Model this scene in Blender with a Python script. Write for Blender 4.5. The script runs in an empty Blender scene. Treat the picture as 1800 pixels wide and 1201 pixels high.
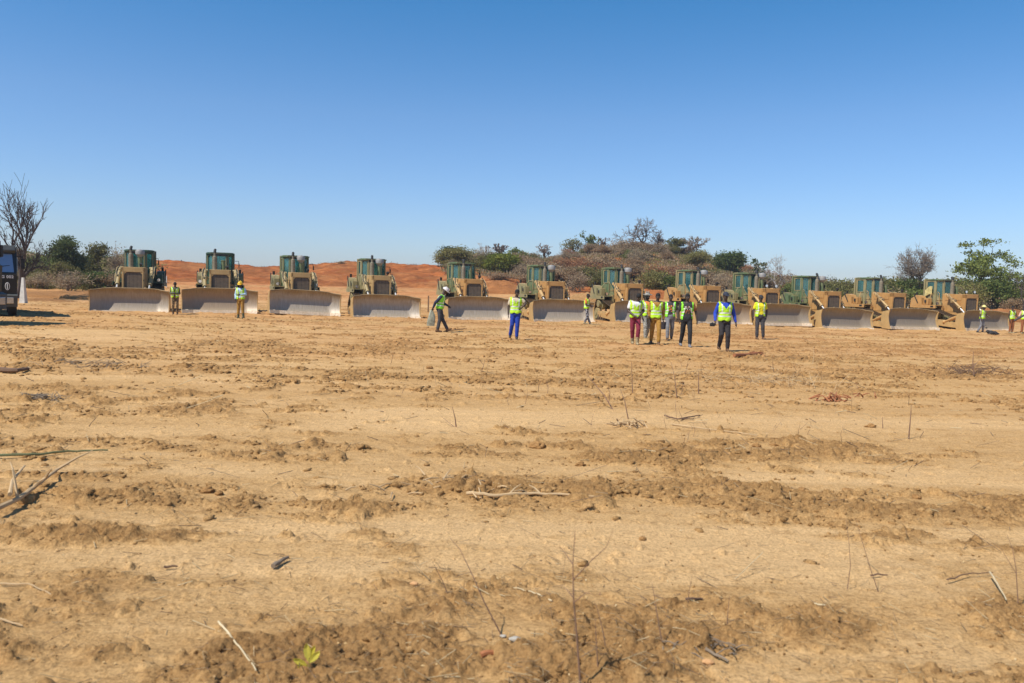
import bpy, bmesh, math, random
import numpy as np
from mathutils import Vector, Matrix, Euler
R = math.radians
sc = bpy.context.scene
COL = sc.collection

# ------------------------------------------------------------------ camera
F_PX = 1413.0; CAM_H = 1.8
PITCH = R(3.85); ROLL = R(1.62)
cam_d = bpy.data.cameras.new("camera"); cam = bpy.data.objects.new("camera", cam_d); COL.objects.link(cam)
cam_d.sensor_width = 36.0; cam_d.lens = 36.0 * F_PX / 1800.0
cam_d.clip_start = 0.05; cam_d.clip_end = 6000
M_CAM = Matrix.Translation((0, 0, CAM_H)) @ Matrix.Rotation(R(90) - PITCH, 4, 'X') @ Matrix.Rotation(ROLL, 4, 'Z')
cam.matrix_world = M_CAM
cam_d.dof.use_dof = True; cam_d.dof.focus_distance = 34.0; cam_d.dof.aperture_fstop = 3.2
sc.camera = cam

# ------------------------------------------------------------------ world, sun, exposure
SUN_EL = R(55); SUN_AZ = math.atan2(-0.60, -0.80)      # direction towards the sun: left and a little behind the camera
world = bpy.data.worlds.new("World"); sc.world = world; world.use_nodes = True
wn = world.node_tree; bg = wn.nodes["Background"]
sky = wn.nodes.new("ShaderNodeTexSky"); sky.sky_type = 'NISHITA'; sky.sun_disc = False
sky.sun_elevation = SUN_EL; sky.sun_rotation = math.pi / 2 - SUN_AZ
sky.altitude = 0; sky.air_density = 1.0; sky.dust_density = 0.35; sky.ozone_density = 1.6
_g = wn.nodes.new("ShaderNodeMix"); _g.data_type = 'RGBA'; _g.blend_type = 'MULTIPLY'; _g.inputs[0].default_value = 1.0; _g.inputs[7].default_value = (0.84, 0.93, 1.12, 1)
_gm = wn.nodes.new("ShaderNodeGamma"); _gm.inputs[1].default_value = 1.12
wn.links.new(sky.outputs[0], _gm.inputs[0]); wn.links.new(_gm.outputs[0], _g.inputs[6])
_tc = wn.nodes.new("ShaderNodeTexCoord"); _sx = wn.nodes.new("ShaderNodeSeparateXYZ"); _rp = wn.nodes.new("ShaderNodeValToRGB"); _g2 = wn.nodes.new("ShaderNodeMix"); _g2.data_type = 'RGBA'; _g2.blend_type = 'MULTIPLY'; _g2.inputs[0].default_value = 1.0
wn.links.new(_tc.outputs["Generated"], _sx.inputs[0]); wn.links.new(_sx.outputs[2], _rp.inputs[0]); _e = _rp.color_ramp.elements
_e[0].position = 0.0; _e[0].color = (.85, .86, .99, 1); _e[1].position = .5; _e[1].color = (.08, .80, .97, 1); _q = _e.new(.2); _q.color = (.76, .93, .98, 1); _q = _e.new(.34); _q.color = (.38, .90, 1.0, 1); _q = _e.new(.75); _q.color = (.66, .82, .80, 1)
wn.links.new(_rp.outputs[0], _g2.inputs[7]); wn.links.new(_g.outputs[2], _g2.inputs[6]); wn.links.new(_g2.outputs[2], bg.inputs[0]); bg.inputs[1].default_value = 0.095
sd = bpy.data.lights.new("sun", 'SUN'); sd.energy = 5.0; sd.angle = R(0.5); sd.color = (1.0, 0.94, 0.85)
sun = bpy.data.objects.new("sun", sd); COL.objects.link(sun)
SUND = Vector((math.cos(SUN_EL) * math.cos(SUN_AZ), math.cos(SUN_EL) * math.sin(SUN_AZ), math.sin(SUN_EL)))
sun.rotation_euler = SUND.to_track_quat('Z', 'Y').to_euler(); sun.location = (-20, -10, 40)
sc.view_settings.view_transform = 'Standard'; sc.view_settings.look = 'None'
sc.view_settings.exposure = 0.15; sc.view_settings.gamma = 1.0
sc.cycles.max_bounces = 6; sc.cycles.transparent_max_bounces = 12; sc.cycles.caustics_reflective = False; sc.cycles.caustics_refractive = False

# ------------------------------------------------------------------ helpers
def ray(px, py):
    d = M_CAM.to_3x3() @ Vector(((px - 900) / F_PX, -(py - 600.5) / F_PX, -1.0))
    return d
def gp(px, py, z=0.0):                       # point of the level z seen at a pixel of the photograph
    d = ray(px, py); t = (z - CAM_H) / d.z
    return Vector((d.x * t, d.y * t, z))
def atY(px, py, Y):
    d = ray(px, py); t = Y / d.y
    return Vector((d.x * t, Y, CAM_H + d.z * t))

def tag(o, label=None, cat=None, group=None, kind=None):
    if label: o["label"] = label
    if cat: o["category"] = cat
    if group: o["group"] = group
    if kind: o["kind"] = kind
    return o
def empty(name, loc=(0, 0, 0), rz=0.0, label=None, cat=None, group=None):
    o = bpy.data.objects.new(name, None); COL.objects.link(o); o.location = loc; o.rotation_euler = (0, 0, rz)
    o.empty_display_size = 0.2
    return tag(o, label, cat, group)
def children_of(o): return list(o.children)
def copy_tree(o, parent=None):
    c = o.copy(); COL.objects.link(c); c.parent = parent
    for ch in children_of(o): copy_tree(ch, c)
    return c

class MB:
    """collects shapes, builds one mesh"""
    def __init__(s): s.v = []; s.f = []; s.m = []; s.cur = 0
    def add(s, vs, fs):
        b = len(s.v); s.v += [tuple(p) for p in vs]
        for f in fs: s.f.append(tuple(b + i for i in f)); s.m.append(s.cur)
    def box(s, c, size, rot=None, bev=0.0, taper=None):
        hx, hy, hz = [q / 2 for q in size]
        if bev > 0:
            b = min(bev, hx * .9, hy * .9, hz * .9); bm = bmesh.new(); bmesh.ops.create_cube(bm, size=1)
            for v in bm.verts: v.co = Vector((v.co.x * 2 * hx, v.co.y * 2 * hy, v.co.z * 2 * hz))
            bmesh.ops.bevel(bm, geom=bm.edges[:], offset=b, segments=2, affect='EDGES', profile=.6)
            bm.verts.index_update(); vs = [v.co.copy() for v in bm.verts]; fs = [[v.index for v in f.verts] for f in bm.faces]; bm.free()
        else:
            vs = [Vector((x, y, z)) for x in (-hx, hx) for y in (-hy, hy) for z in (-hz, hz)]
            fs = [(0, 1, 3, 2), (4, 6, 7, 5), (0, 4, 5, 1), (2, 3, 7, 6), (0, 2, 6, 4), (1, 5, 7, 3)]
        if rot is not None: vs = [rot @ v for v in vs]
        c = Vector(c); s.add([v + c for v in vs], fs); return s
    def tube(s, pts, rad, n=8, cap=True):
        pts = [Vector(p) for p in pts]; k = len(pts)
        if not hasattr(rad, '__len__'): rad = [rad] * k
        vs = []; up = None
        for i, p in enumerate(pts):
            t = (pts[min(i + 1, k - 1)] - pts[max(i - 1, 0)])
            if t.length < 1e-9: t = Vector((0, 0, 1))
            t.normalize()
            if up is None:
                a = Vector((0, 0, 1)) if abs(t.z) < .9 else Vector((1, 0, 0)); up = (a - t * a.dot(t)).normalized()
            else:
                up = (up - t * up.dot(t)); up = up.normalized() if up.length > 1e-6 else t.orthogonal().normalized()
            w = t.cross(up)
            for j in range(n):
                a = 2 * math.pi * j / n; vs.append(p + (up * math.cos(a) + w * math.sin(a)) * rad[i])
        fs = []
        for i in range(k - 1):
            for j in range(n):
                j2 = (j + 1) % n; fs.append((i * n + j, i * n + j2, (i + 1) * n + j2, (i + 1) * n + j))
        if cap: fs.append(tuple(range(n - 1, -1, -1))); fs.append(tuple((k - 1) * n + j for j in range(n)))
        s.add(vs, fs); return s
    def prism(s, poly, ax, a0, a1):
        """poly in the two remaining axes (in order), extruded along axis ax from a0 to a1"""
        def mk(a, p):
            if ax == 0: return (a, p[0], p[1])
            if ax == 1: return (p[0], a, p[1])
            return (p[0], p[1], a)
        n = len(poly); vs = [mk(a0, p) for p in poly] + [mk(a1, p) for p in poly]
        fs = [tuple(range(n)), tuple(range(2 * n - 1, n - 1, -1))] + [(i, i + n, (i + 1) % n + n, (i + 1) % n) for i in range(n)]
        s.add(vs, fs); return s
    def ball(s, c, r, seg=10, rings=7, rot=None):
        if not hasattr(r, '__len__'): r = (r, r, r)
        vs = [Vector((0, 0, 1))]
        for i in range(1, rings):
            a = math.pi * i / rings
            for j in range(seg): b = 2 * math.pi * j / seg; vs.append(Vector((math.sin(a) * math.cos(b), math.sin(a) * math.sin(b), math.cos(a))))
        vs.append(Vector((0, 0, -1))); L = len(vs) - 1
        fs = [(0, 1 + j, 1 + (j + 1) % seg) for j in range(seg)]
        for i in range(rings - 2):
            for j in range(seg):
                a = 1 + i * seg + j; b = 1 + i * seg + (j + 1) % seg; fs.append((a, a + seg, b + seg, b))
        o = 1 + (rings - 2) * seg; fs += [(o + j, L, o + (j + 1) % seg) for j in range(seg)]
        vs = [Vector((v.x * r[0], v.y * r[1], v.z * r[2])) for v in vs]
        if rot is not None: vs = [rot @ v for v in vs]
        c = Vector(c); s.add([v + c for v in vs], fs); return s
    def mesh(s, name, mats, smooth=False):
        me = bpy.data.meshes.new(name); me.from_pydata(s.v, [], s.f)
        if mats is not None:
            for m in (mats if isinstance(mats, (list, tuple)) else [mats]): me.materials.append(m)
        if any(s.m): me.polygons.foreach_set("material_index", s.m)
        bm = bmesh.new(); bm.from_mesh(me); bmesh.ops.recalc_face_normals(bm, faces=bm.faces[:]); bm.to_mesh(me); bm.free()
        if smooth:
            me.polygons.foreach_set("use_smooth", [True] * len(me.polygons))
            me.set_sharp_from_angle(angle=R(38))
        return me
    def build(s, name, mats, parent=None, smooth=False):
        o = bpy.data.objects.new(name, s.mesh(name, mats, smooth)); COL.objects.link(o); o.parent = parent
        return o
def add_obj(name, me, parent=None, loc=None):
    o = bpy.data.objects.new(name, me); COL.objects.link(o); o.parent = parent
    if loc is not None: o.location = loc
    return o

# ------------------------------------------------------------------ numpy noise
def _h(ix, iy, seed):
    n = (ix.astype(np.int64) * 374761393 + iy.astype(np.int64) * 668265263 + seed * 1442695041) & 0xffffffff
    n = ((n ^ (n >> 13)) * 1274126177) & 0xffffffff
    n = ((n ^ (n >> 16)) * 2246822519) & 0xffffffff
    return ((n ^ (n >> 15)) & 0xffffff) / float(0xffffff)
def vnoise(x, y, seed=0):
    x = np.asarray(x, float); y = np.asarray(y, float)
    ix = np.floor(x); iy = np.floor(y); fx = x - ix; fy = y - iy
    ux = fx * fx * fx * (fx * (fx * 6 - 15) + 10); uy = fy * fy * fy * (fy * (fy * 6 - 15) + 10)
    a = _h(ix, iy, seed); b = _h(ix + 1, iy, seed); c = _h(ix, iy + 1, seed); d = _h(ix + 1, iy + 1, seed)
    return ((a * (1 - ux) + b * ux) * (1 - uy) + (c * (1 - ux) + d * ux) * uy) * 2 - 1
def fbm(x, y, oct=4, seed=0, gain=.5):
    s = 0; a = 1; t = 0
    for i in range(oct):
        s = s + a * vnoise(x * 2 ** i + 17.3 * i, y * 2 ** i - 9.1 * i, seed + i); t += a; a *= gain
    return s / t
def lumps(x, y, cell, prob, seed):
    """rounded lumps scattered one per cell; prob (array) is the share of cells that hold one"""
    gx = x / cell; gy = y / cell; bx = np.floor(gx); by = np.floor(gy); out = np.zeros_like(gx)
    for i in (-1, 0, 1):
        for j in (-1, 0, 1):
            cx = bx + i; cy = by + j
            ox = _h(cx, cy, seed); oy = _h(cx, cy, seed + 5); rr = .18 + .38 * _h(cx, cy, seed + 9) ** 1.5; pr = _h(cx, cy, seed + 13)
            el = .6 + .8 * _h(cx, cy, seed + 21)
            dx = (gx - cx - ox); dy = (gy - cy - oy)
            d2 = (dx * dx * el + dy * dy / el) / (rr * rr)
            hgt = np.sqrt(np.clip(1 - d2, 0, 1)) * rr
            out = np.maximum(out, np.where(pr < prob, hgt, 0))
    return out * cell
def sstep(a, b, x):
    t = np.clip((x - a) / (b - a), 0, 1); return t * t * (3 - 2 * t)

# ------------------------------------------------------------------ material helpers
def newmat(name):
    m = bpy.data.materials.new(name); m.use_nodes = True; nt = m.node_tree
    return m, nt, nt.nodes["Principled BSDF"]
def N(nt, typ, **kw):
    n = nt.nodes.new(typ)
    for k, v in kw.items(): setattr(n, k, v)
    return n
def noise_tex(nt, scale, detail=5, rough=.6, coord='Object', dist=0.0, vec=None, stretch=None):
    tc = N(nt, "ShaderNodeTexCoord"); t = N(nt, "ShaderNodeTexNoise")
    t.inputs["Scale"].default_value = scale; t.inputs["Detail"].default_value = detail; t.inputs["Roughness"].default_value = rough; t.inputs["Distortion"].default_value = dist
    src = tc.outputs[coord]
    if stretch:
        mp = N(nt, "ShaderNodeMapping"); mp.inputs["Scale"].default_value = stretch; nt.links.new(src, mp.inputs[0]); src = mp.outputs[0]
    nt.links.new(src, t.inputs["Vector"]); return t
def ramp(nt, fac, stops):
    r = N(nt, "ShaderNodeValToRGB"); e = r.color_ramp.elements
    e[0].position = stops[0][0]; e[0].color = (*stops[0][1], 1) if len(stops[0][1]) == 3 else stops[0][1]
    e[1].position = stops[-1][0]; e[1].color = (*stops[-1][1], 1)
    for p, c in stops[1:-1]:
        q = e.new(p); q.color = (*c, 1)
    nt.links.new(fac, r.inputs[0]); return r
def mixc(nt, fac, a, b, mode='MIX'):
    m = N(nt, "ShaderNodeMix", data_type='RGBA', blend_type=mode)
    if isinstance(fac, (int, float)): m.inputs[0].default_value = fac
    else: nt.links.new(fac, m.inputs[0])
    for s_, i in ((a, 6), (b, 7)):
        if isinstance(s_, tuple): m.inputs[i].default_value = (*s_, 1)
        else: nt.links.new(s_, m.inputs[i])
    return m.outputs[2]
def mathn(nt, op, a, b=None, clamp=False):
    m = N(nt, "ShaderNodeMath", operation=op); m.use_clamp = clamp
    for s_, i in ((a, 0), (b, 1)):
        if s_ is None: continue
        if isinstance(s_, (int, float)): m.inputs[i].default_value = s_
        else: nt.links.new(s_, m.inputs[i])
    return m.outputs[0]
def bump(nt, bsdf, h, strength=.4, dist=.02):
    b = N(nt, "ShaderNodeBump"); b.inputs["Strength"].default_value = strength; b.inputs["Distance"].default_value = dist
    nt.links.new(h, b.inputs["Height"]); nt.links.new(b.outputs[0], bsdf.inputs["Normal"])
def simple(name, col, rough=.8, metal=0.0, var=.25, scale=6.0, dust=0.0, bmp=0.0):
    m, nt, b = newmat(name)
    t = noise_tex(nt, scale); c2 = tuple(max(0, q * (1 - var)) for q in col); c1 = tuple(min(1, q * (1 + var * .6)) for q in col)
    r = ramp(nt, t.outputs[0], [(.3, c2), (.7, c1)]); out = r.outputs[0]
    if dust > 0:
        g = N(nt, "ShaderNodeNewGeometry"); sp = N(nt, "ShaderNodeSeparateXYZ"); nt.links.new(g.outputs["Normal"], sp.inputs[0])
        t2 = noise_tex(nt, scale * .35, 6, .7)
        f = mathn(nt, 'MULTIPLY_ADD', sp.outputs[2], .35); f.node.inputs[2].default_value = dust - .25
        f2 = mathn(nt, 'ADD', f, mathn(nt, 'MULTIPLY', mathn(nt, 'SUBTRACT', t2.outputs[0], .5), 1.6), True)
        out = mixc(nt, f2, out, (.42, .27, .13))
    nt.links.new(out, b.inputs["Base Color"]); b.inputs["Roughness"].default_value = rough; b.inputs["Metallic"].default_value = metal
    if bmp: bump(nt, b, t.outputs[0], bmp)
    return m
def leafmat(name, c1, c2, scale=.9, trans=.35):
    m, nt, b = newmat(name); t = noise_tex(nt, scale, 3, .6)
    g = N(nt, "ShaderNodeNewGeometry")
    f = mathn(nt, 'ADD', mathn(nt, 'MULTIPLY', t.outputs[0], .6), mathn(nt, 'MULTIPLY', g.outputs["Random Per Island"], .4))
    oi = N(nt, "ShaderNodeObjectInfo"); f = mathn(nt, 'ADD', f, mathn(nt, 'MULTIPLY', mathn(nt, 'SUBTRACT', oi.outputs["Random"], .5), .35))
    r = ramp(nt, f, [(.25, c1), (.75, c2)])
    nt.links.new(r.outputs[0], b.inputs["Base Color"]); b.inputs["Roughness"].default_value = .75; b.inputs["Specular IOR Level"].default_value = .2
    tr = N(nt, "ShaderNodeBsdfTranslucent"); nt.links.new(r.outputs[0], tr.inputs[0])
    ms = N(nt, "ShaderNodeMixShader"); ms.inputs[0].default_value = trans
    nt.links.new(b.outputs[0], ms.inputs[1]); nt.links.new(tr.outputs[0], ms.inputs[2]); nt.links.new(ms.outputs[0], nt.nodes["Material Output"].inputs[0])
    return m
# ------------------------------------------------------------------ ground
PATCH = []   # (cx, cy, rx, ry, amp) in metres
for px, py, rx, ry, a in [
    (850, 862, 190, 34, 1.1), (1090, 815, 130, 18, 1.1), (1390, 792, 150, 20, 1.0), (1230, 868, 260, 20, .9), (1640, 880, 220, 34, .9),
    (1120, 690, 160, 16, .45), (1450, 660, 170, 12, .8), (1660, 650, 140, 12, .7), (510, 790, 80, 12, .9), (590, 760, 90, 10, .6), (400, 700, 200, 30, .35),
    (100, 700, 140, 22, .6), (330, 650, 160, 10, .4), (80, 960, 150, 60, .8), (180, 1060, 140, 50, .6), (300, 880, 120, 20, .35), (450, 985, 110, 18, .5),
    (860, 1130, 330, 50, .22), (1260, 1125, 170, 50, .22), (480, 1160, 240, 50, .28), (950, 645, 240, 7, .7), (650, 610, 260, 7, .5), (1330, 628, 80, 5, .7),
    (640, 960, 90, 20, .5), (90, 1160, 120, 40, .4), (1700, 960, 150, 14, .5), (420, 600, 200, 7, .5), (120, 620, 150, 9, .5), (1500, 610, 300, 5, .5),
    (1020, 935, 360, 26, -1.3), (1280, 990, 330, 46, -1.2), (1150, 738, 380, 15, -1.2), (800, 742, 170, 16, -1.0), (250, 762, 110, 13, -.9),
    (610, 850, 110, 18, -.7), (700, 634, 330, 4, -.7), (340, 1010, 120, 30, -.4), (1640, 745, 200, 13, -.7), (1480, 850, 180, 9, -1.0), (430, 830, 130, 12, -.6),
    (1200, 900, 170, 10, -.5), (150, 590, 260, 8, -.8), (500, 930, 80, 12, -.7), (250, 1110, 120, 20, -.5), (1600, 1030, 160, 40, -.5)]:
    c = gp(px, py); c2 = gp(px + rx, py); c3 = gp(px, py + ry); PATCH.append((c.x, c.y, abs(c2.x - c.x), max(.12, abs(c3.y - c.y)), a))
TX, TY = math.cos(R(4)), math.sin(R(4))
def roughness(x, y):
    u = x * TX + y * TY; v = -x * TY + y * TX
    bend = 1.2 * vnoise(u / 14, v / 14, 3) + .25 * vnoise(u / 3.1, v / 3.1, 4)
    m = .30 + .42 * fbm(u / 5.5, (v + bend) / .95, 3, 11) + .32 * fbm(u / 2.2, v / 1.3, 3, 31)
    sw = np.exp(-((x + 3.2) / 2.4) ** 2) * sstep(14, 4, y)          # old wheel sweep, lower left
    m = m + .35 * sw * fbm((x + y * .8) / 2.5, (y - x * .45) / .5, 3, 91)
    for cx, cy, rx, ry, a in PATCH:
        m = m + a * .50 * np.exp(-((x - cx) / rx) ** 2 - ((y - cy) / ry) ** 2)
    isl = fbm(x * 1.7, y * 3.0, 4, 19, .62); m = np.clip(m, -.25, 1.1)
    return np.clip(.20 * m + .90 * sstep(.16, .85, m * .72 + .80 * isl + .04), 0, 1.1)
def paleness(x, y):
    s = 0
    for cx, cy, rx, ry, a in PATCH:
        if a < 0: s = s - a * np.exp(-((x - cx) / rx) ** 2 - ((y - cy) / ry) ** 2)
    v = -x * TY + y * TX
    return np.clip(.75 * s + .8 * sstep(.05, .6, fbm(x / 7, v / 1.1, 3, 611)), 0, 1.1)
def macro(x, y):
    x = np.asarray(x, float); y = np.asarray(y, float)
    h = .05 * vnoise(x / 7, y / 5, 41) * sstep(1, 9, y) + .12 * vnoise(x / 31, y / 23, 42) * sstep(12, 45, y)
    h = h - .15 * sstep(36, 42, y) * (1 - sstep(60, 70, y))
    h = h + sstep(56, 100, y) * (1.35 - .9 * sstep(0, 42, x))
    bx = x + 22.5; by = y - 31.5                                    # low spoil bank beside the shadow at the left edge
    h = h + .16 * np.exp(-((x + 15.2) / 1.0) ** 2 - ((y - 31.5) / .9) ** 2)
    return h
def mz(x, y): return float(macro(np.array([x]), np.array([y]))[0])
def detail(x, y, r):
    k = sstep(220, 60, y)
    wx = x + .05 * vnoise(x * 9, y * 9, 51) + .02 * vnoise(x * 31, y * 31, 52); wy = y + .05 * vnoise(x * 9, y * 9, 53) + .02 * vnoise(x * 31, y * 31, 54)
    d = .012 * fbm(x * .9, y * 1.8, 3, 61) + (.003 + .016 * r) * fbm(x * 7, y * 7, 4, 62, .6)
    rc = np.clip(r - .2, 0, 1)
    rg3 = 1 - np.abs(fbm(x * 4.1, y * 5.3, 5, 67, .62)) * 2.2
    d = d + .024 * rc * rg3 + .020 * rc * (1 - np.abs(fbm(x * 13, y * 15, 3, 68, .6)) * 2)
    d = d + .22 * lumps(wx, wy, .42, rc * .5 - .08, 71)
    d = d + .42 * lumps(wx, wy, .19, rc * .8 - .05, 72)
    d = d + .62 * lumps(wx, wy, .09, rc * .95 + .04, 73)
    d = d + .70 * lumps(wx, wy, .043, rc * .85 + .14, 74)
    d = d + .028 * r * np.abs(fbm(x * 2.6, y * 4.2, 4, 65, .6))
    d = d + .006 * np.sin((-x * TY + y * TX) * 14 + 3 * vnoise(x / 3, y / 3, 66)) * (1 - np.clip(r * 2, 0, 1))
    bd = y - (43.3 + (x + 20.5) * .2076) + 1.0                       # dirt pushed up in front of the blades
    d = d + .16 * np.exp(-(bd / .5) ** 2) * np.clip(fbm(x * .8, y * .8, 4, 69, .6) + .12, 0, 1) * (x > -22) * (x < 33)
    return d * k
ys = [1.2]
while ys[-1] < 34: ys.append(ys[-1] + min(.085, max(.010, ys[-1] * .0034)))
while ys[-1] < 57: ys.append(ys[-1] + .13)
st = .13
while ys[-1] < 3000: st *= 1.035; ys.append(ys[-1] + st)
ys = [-400, -120, -40, -12, -4, -1.5, 0, .7] + ys
ys = np.array(ys)
NC = 1200
u = np.linspace(-1, 1, NC); ucoarse = np.array([1.03, 1.08, 1.18, 1.4, 2, 4, 10, 30])
u = np.concatenate([-ucoarse[::-1], u, ucoarse])
W = .80 * np.maximum(ys, 0) + 2.6
GX = u[None, :] * W[:, None]; GY = np.repeat(ys[:, None], len(u), 1)
rg = roughness(GX, GY); fade = ((np.abs(u) <= 1.0)[None, :] * 1.0) * sstep(-1, 1.2, GY)
GZ = macro(GX, GY) + detail(GX, GY, rg) * fade
nv = GX.size; co = np.stack([GX, GY, GZ], -1).reshape(-1, 3).astype(np.float32)
nr, nc = GX.shape
idx = np.arange(nv).reshape(nr, nc); q = np.stack([idx[:-1, :-1], idx[:-1, 1:], idx[1:, 1:], idx[1:, :-1]], -1).reshape(-1, 4)
def grid_mesh(name, co, q, mat, attrs=None, smooth=True):
    me = bpy.data.meshes.new(name); me.vertices.add(len(co)); me.vertices.foreach_set("co", co.astype(np.float32).ravel())
    me.loops.add(q.size); me.loops.foreach_set("vertex_index", q.ravel().astype(np.int32))
    me.polygons.add(len(q)); me.polygons.foreach_set("loop_start", (np.arange(len(q)) * q.shape[1]).astype(np.int32))
    me.polygons.foreach_set("loop_total", np.full(len(q), q.shape[1], np.int32))
    if smooth: me.polygons.foreach_set("use_smooth", np.ones(len(q), bool))
    for k, a in (attrs or {}).items():
        at = me.attributes.new(k, 'FLOAT', 'POINT'); at.data.foreach_set("value", a.ravel().astype(np.float32))
    me.materials.append(mat); me.update(calc_edges=True); me.validate(); return me

def soil_material(name, far=False):
    m, nt, b = newmat(name)
    at = N(nt, "ShaderNodeAttribute"); at.attribute_name = "turned"
    red = N(nt, "ShaderNodeAttribute"); red.attribute_name = "red"
    n1 = noise_tex(nt, 1.1, 6, .65, stretch=(.35, 1.6, 1)); n2 = noise_tex(nt, 9, 6, .7); n3 = noise_tex(nt, .07, 3, .5); n4 = noise_tex(nt, 48, 5, .75)
    f = mathn(nt, 'ADD', mathn(nt, 'MULTIPLY', at.outputs["Fac"], .32), mathn(nt, 'ADD', mathn(nt, 'MULTIPLY', n1.outputs[0], .45), mathn(nt, 'MULTIPLY', n2.outputs[0], .42)))
    pl = N(nt, "ShaderNodeAttribute"); pl.attribute_name = "pale"; f = mathn(nt, 'SUBTRACT', f, mathn(nt, 'MULTIPLY', pl.outputs["Fac"], .16))
    r = ramp(nt, f, [(.28, (.71, .475, .235)), (.46, (.57, .360, .160)), (.66, (.39, .230, .095)), (.95, (.23, .130, .055))])
    c = mixc(nt, mathn(nt, 'MULTIPLY', n3.outputs[0], .5), r.outputs[0], (.52, .285, .095))
    rr = ramp(nt, n1.outputs[0], [(.35, (.58, .175, .045)), (.65, (.35, .085, .022))])
    rr2 = mixc(nt, mathn(nt, 'MULTIPLY', at.outputs["Fac"], .55), rr.outputs[0], (.24, .065, .022)); c = mixc(nt, red.outputs["Fac"], c, rr2)
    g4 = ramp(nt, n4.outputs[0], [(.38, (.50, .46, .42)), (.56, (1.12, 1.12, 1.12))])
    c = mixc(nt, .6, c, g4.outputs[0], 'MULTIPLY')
    n5 = noise_tex(nt, 14, 5, .72, dist=.6, stretch=(.55, 1.3, 1)); k5 = mathn(nt, 'MULTIPLY', mathn(nt, 'SUBTRACT', n5.outputs[0], .535), 9.0, True)     # dark flecks in the colour, standing in for shadows between small crumbs
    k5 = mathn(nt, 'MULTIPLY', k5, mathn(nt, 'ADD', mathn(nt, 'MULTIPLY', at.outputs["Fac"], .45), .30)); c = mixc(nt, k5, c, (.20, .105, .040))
    nt.links.new(c, b.inputs["Base Color"]); b.inputs["Roughness"].default_value = .95; b.inputs["Specular IOR Level"].default_value = .1
    hh = mathn(nt, 'ADD', mathn(nt, 'MULTIPLY', mathn(nt, 'MULTIPLY', n2.outputs[0], mathn(nt, 'ADD', at.outputs["Fac"], .25)), .6), mathn(nt, 'ADD', mathn(nt, 'MULTIPLY', n4.outputs[0], .30), mathn(nt, 'MULTIPLY', n5.outputs[0], .35)))
    bump(nt, b, hh, .9, .06 if not far else .3)
    return m
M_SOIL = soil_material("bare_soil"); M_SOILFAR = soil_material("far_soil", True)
redg = sstep(52, 95, GY) * sstep(30, -10, GX) * (.55 + .3 * vnoise(GX / 9, GY / 5, 77)) * .7 + sstep(7, 34, GY) * (.11 + .14 * vnoise(GX / 4, GY / 2.2, 78))
turned = np.clip(rg, 0, 1) * fade
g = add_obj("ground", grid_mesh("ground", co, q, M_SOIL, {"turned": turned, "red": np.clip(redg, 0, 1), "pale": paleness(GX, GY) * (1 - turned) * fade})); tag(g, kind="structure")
del co, q, idx

# clods and crumbs lying on the turned soil: nobody could count them
rs = np.random.RandomState(5)
def ico():
    bm = bmesh.new(); bmesh.ops.create_icosphere(bm, subdivisions=1, radius=1); vs = np.array([v.co[:] for v in bm.verts]); bm.verts.index_update()
    fs = np.array([[v.index for v in f.verts] for f in bm.faces]); bm.free(); return vs, fs
def ico2(n=2):
    bm = bmesh.new(); bmesh.ops.create_icosphere(bm, subdivisions=n, radius=1); bm.verts.index_update(); vs = np.array([v.co[:] for v in bm.verts])
    fs = np.array([[v.index for v in f.verts] for f in bm.faces]); bm.free(); return vs, fs
IV, IF = ico()
def scatter_clods(n, y0, y1, smin, smax, thr, seed):
    rs = np.random.RandomState(seed)
    Y = np.exp(rs.uniform(np.log(y0), np.log(y1), n * 4)); X = rs.uniform(-1, 1, n * 4) * (.74 * Y + 1.0)
    r = roughness(X, Y); keep = rs.rand(n * 4) < np.clip((r - thr) * 1.3, .015, 1); X = X[keep][:n]; Y = Y[keep][:n]; r = r[keep][:n]; k = len(X)
    s = smin + (smax - smin) * rs.rand(k) ** 3.2 * (.4 + .6 * np.clip(r, 0, 1))
    V = IV[None] * (1 + .52 * (rs.rand(k, len(IV), 1) - .5) * 2) * (s[:, None, None] * np.stack([rs.uniform(.8, 1.6, k), rs.uniform(.7, 1.2, k), rs.uniform(.45, .85, k)], -1)[:, None, :])
    a = rs.uniform(0, 6.28, k); ca, sa = np.cos(a)[:, None], np.sin(a)[:, None]
    x = V[..., 0] * ca - V[..., 1] * sa; y = V[..., 0] * sa + V[..., 1] * ca
    z = V[..., 2] + (macro(X, Y) + detail(X, Y, r) * .6 + s * .12)[:, None]
    co = np.stack([x + X[:, None], y + Y[:, None], z], -1).reshape(-1, 3)
    F = (IF[None] + (np.arange(k) * len(IV))[:, None, None]).reshape(-1, 3)
    return co, F, np.repeat(rs.uniform(.25, 1.25, k), len(IV))
parts = [scatter_clods(22000, 2.8, 8, .003, .020, .18, 1), scatter_clods(26000, 6, 20, .006, .040, .15, 2), scatter_clods(30000, 13, 50, .014, .066, .08, 3), scatter_clods(700, 5, 30, .03, .075, .5, 4)]
off = 0; CO = []; FF = []; TT = []
for a, b_, c in parts: CO.append(a); FF.append(b_ + off); TT.append(c); off += len(a)
CO = np.concatenate(CO); FF = np.concatenate(FF); TT = np.concatenate(TT)
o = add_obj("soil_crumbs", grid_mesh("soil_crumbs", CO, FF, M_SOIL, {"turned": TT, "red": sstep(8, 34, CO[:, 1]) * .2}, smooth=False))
tag(o, "loose brown clods and crumbs of turned soil strewn over the bare field", "soil", kind="stuff")

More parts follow.
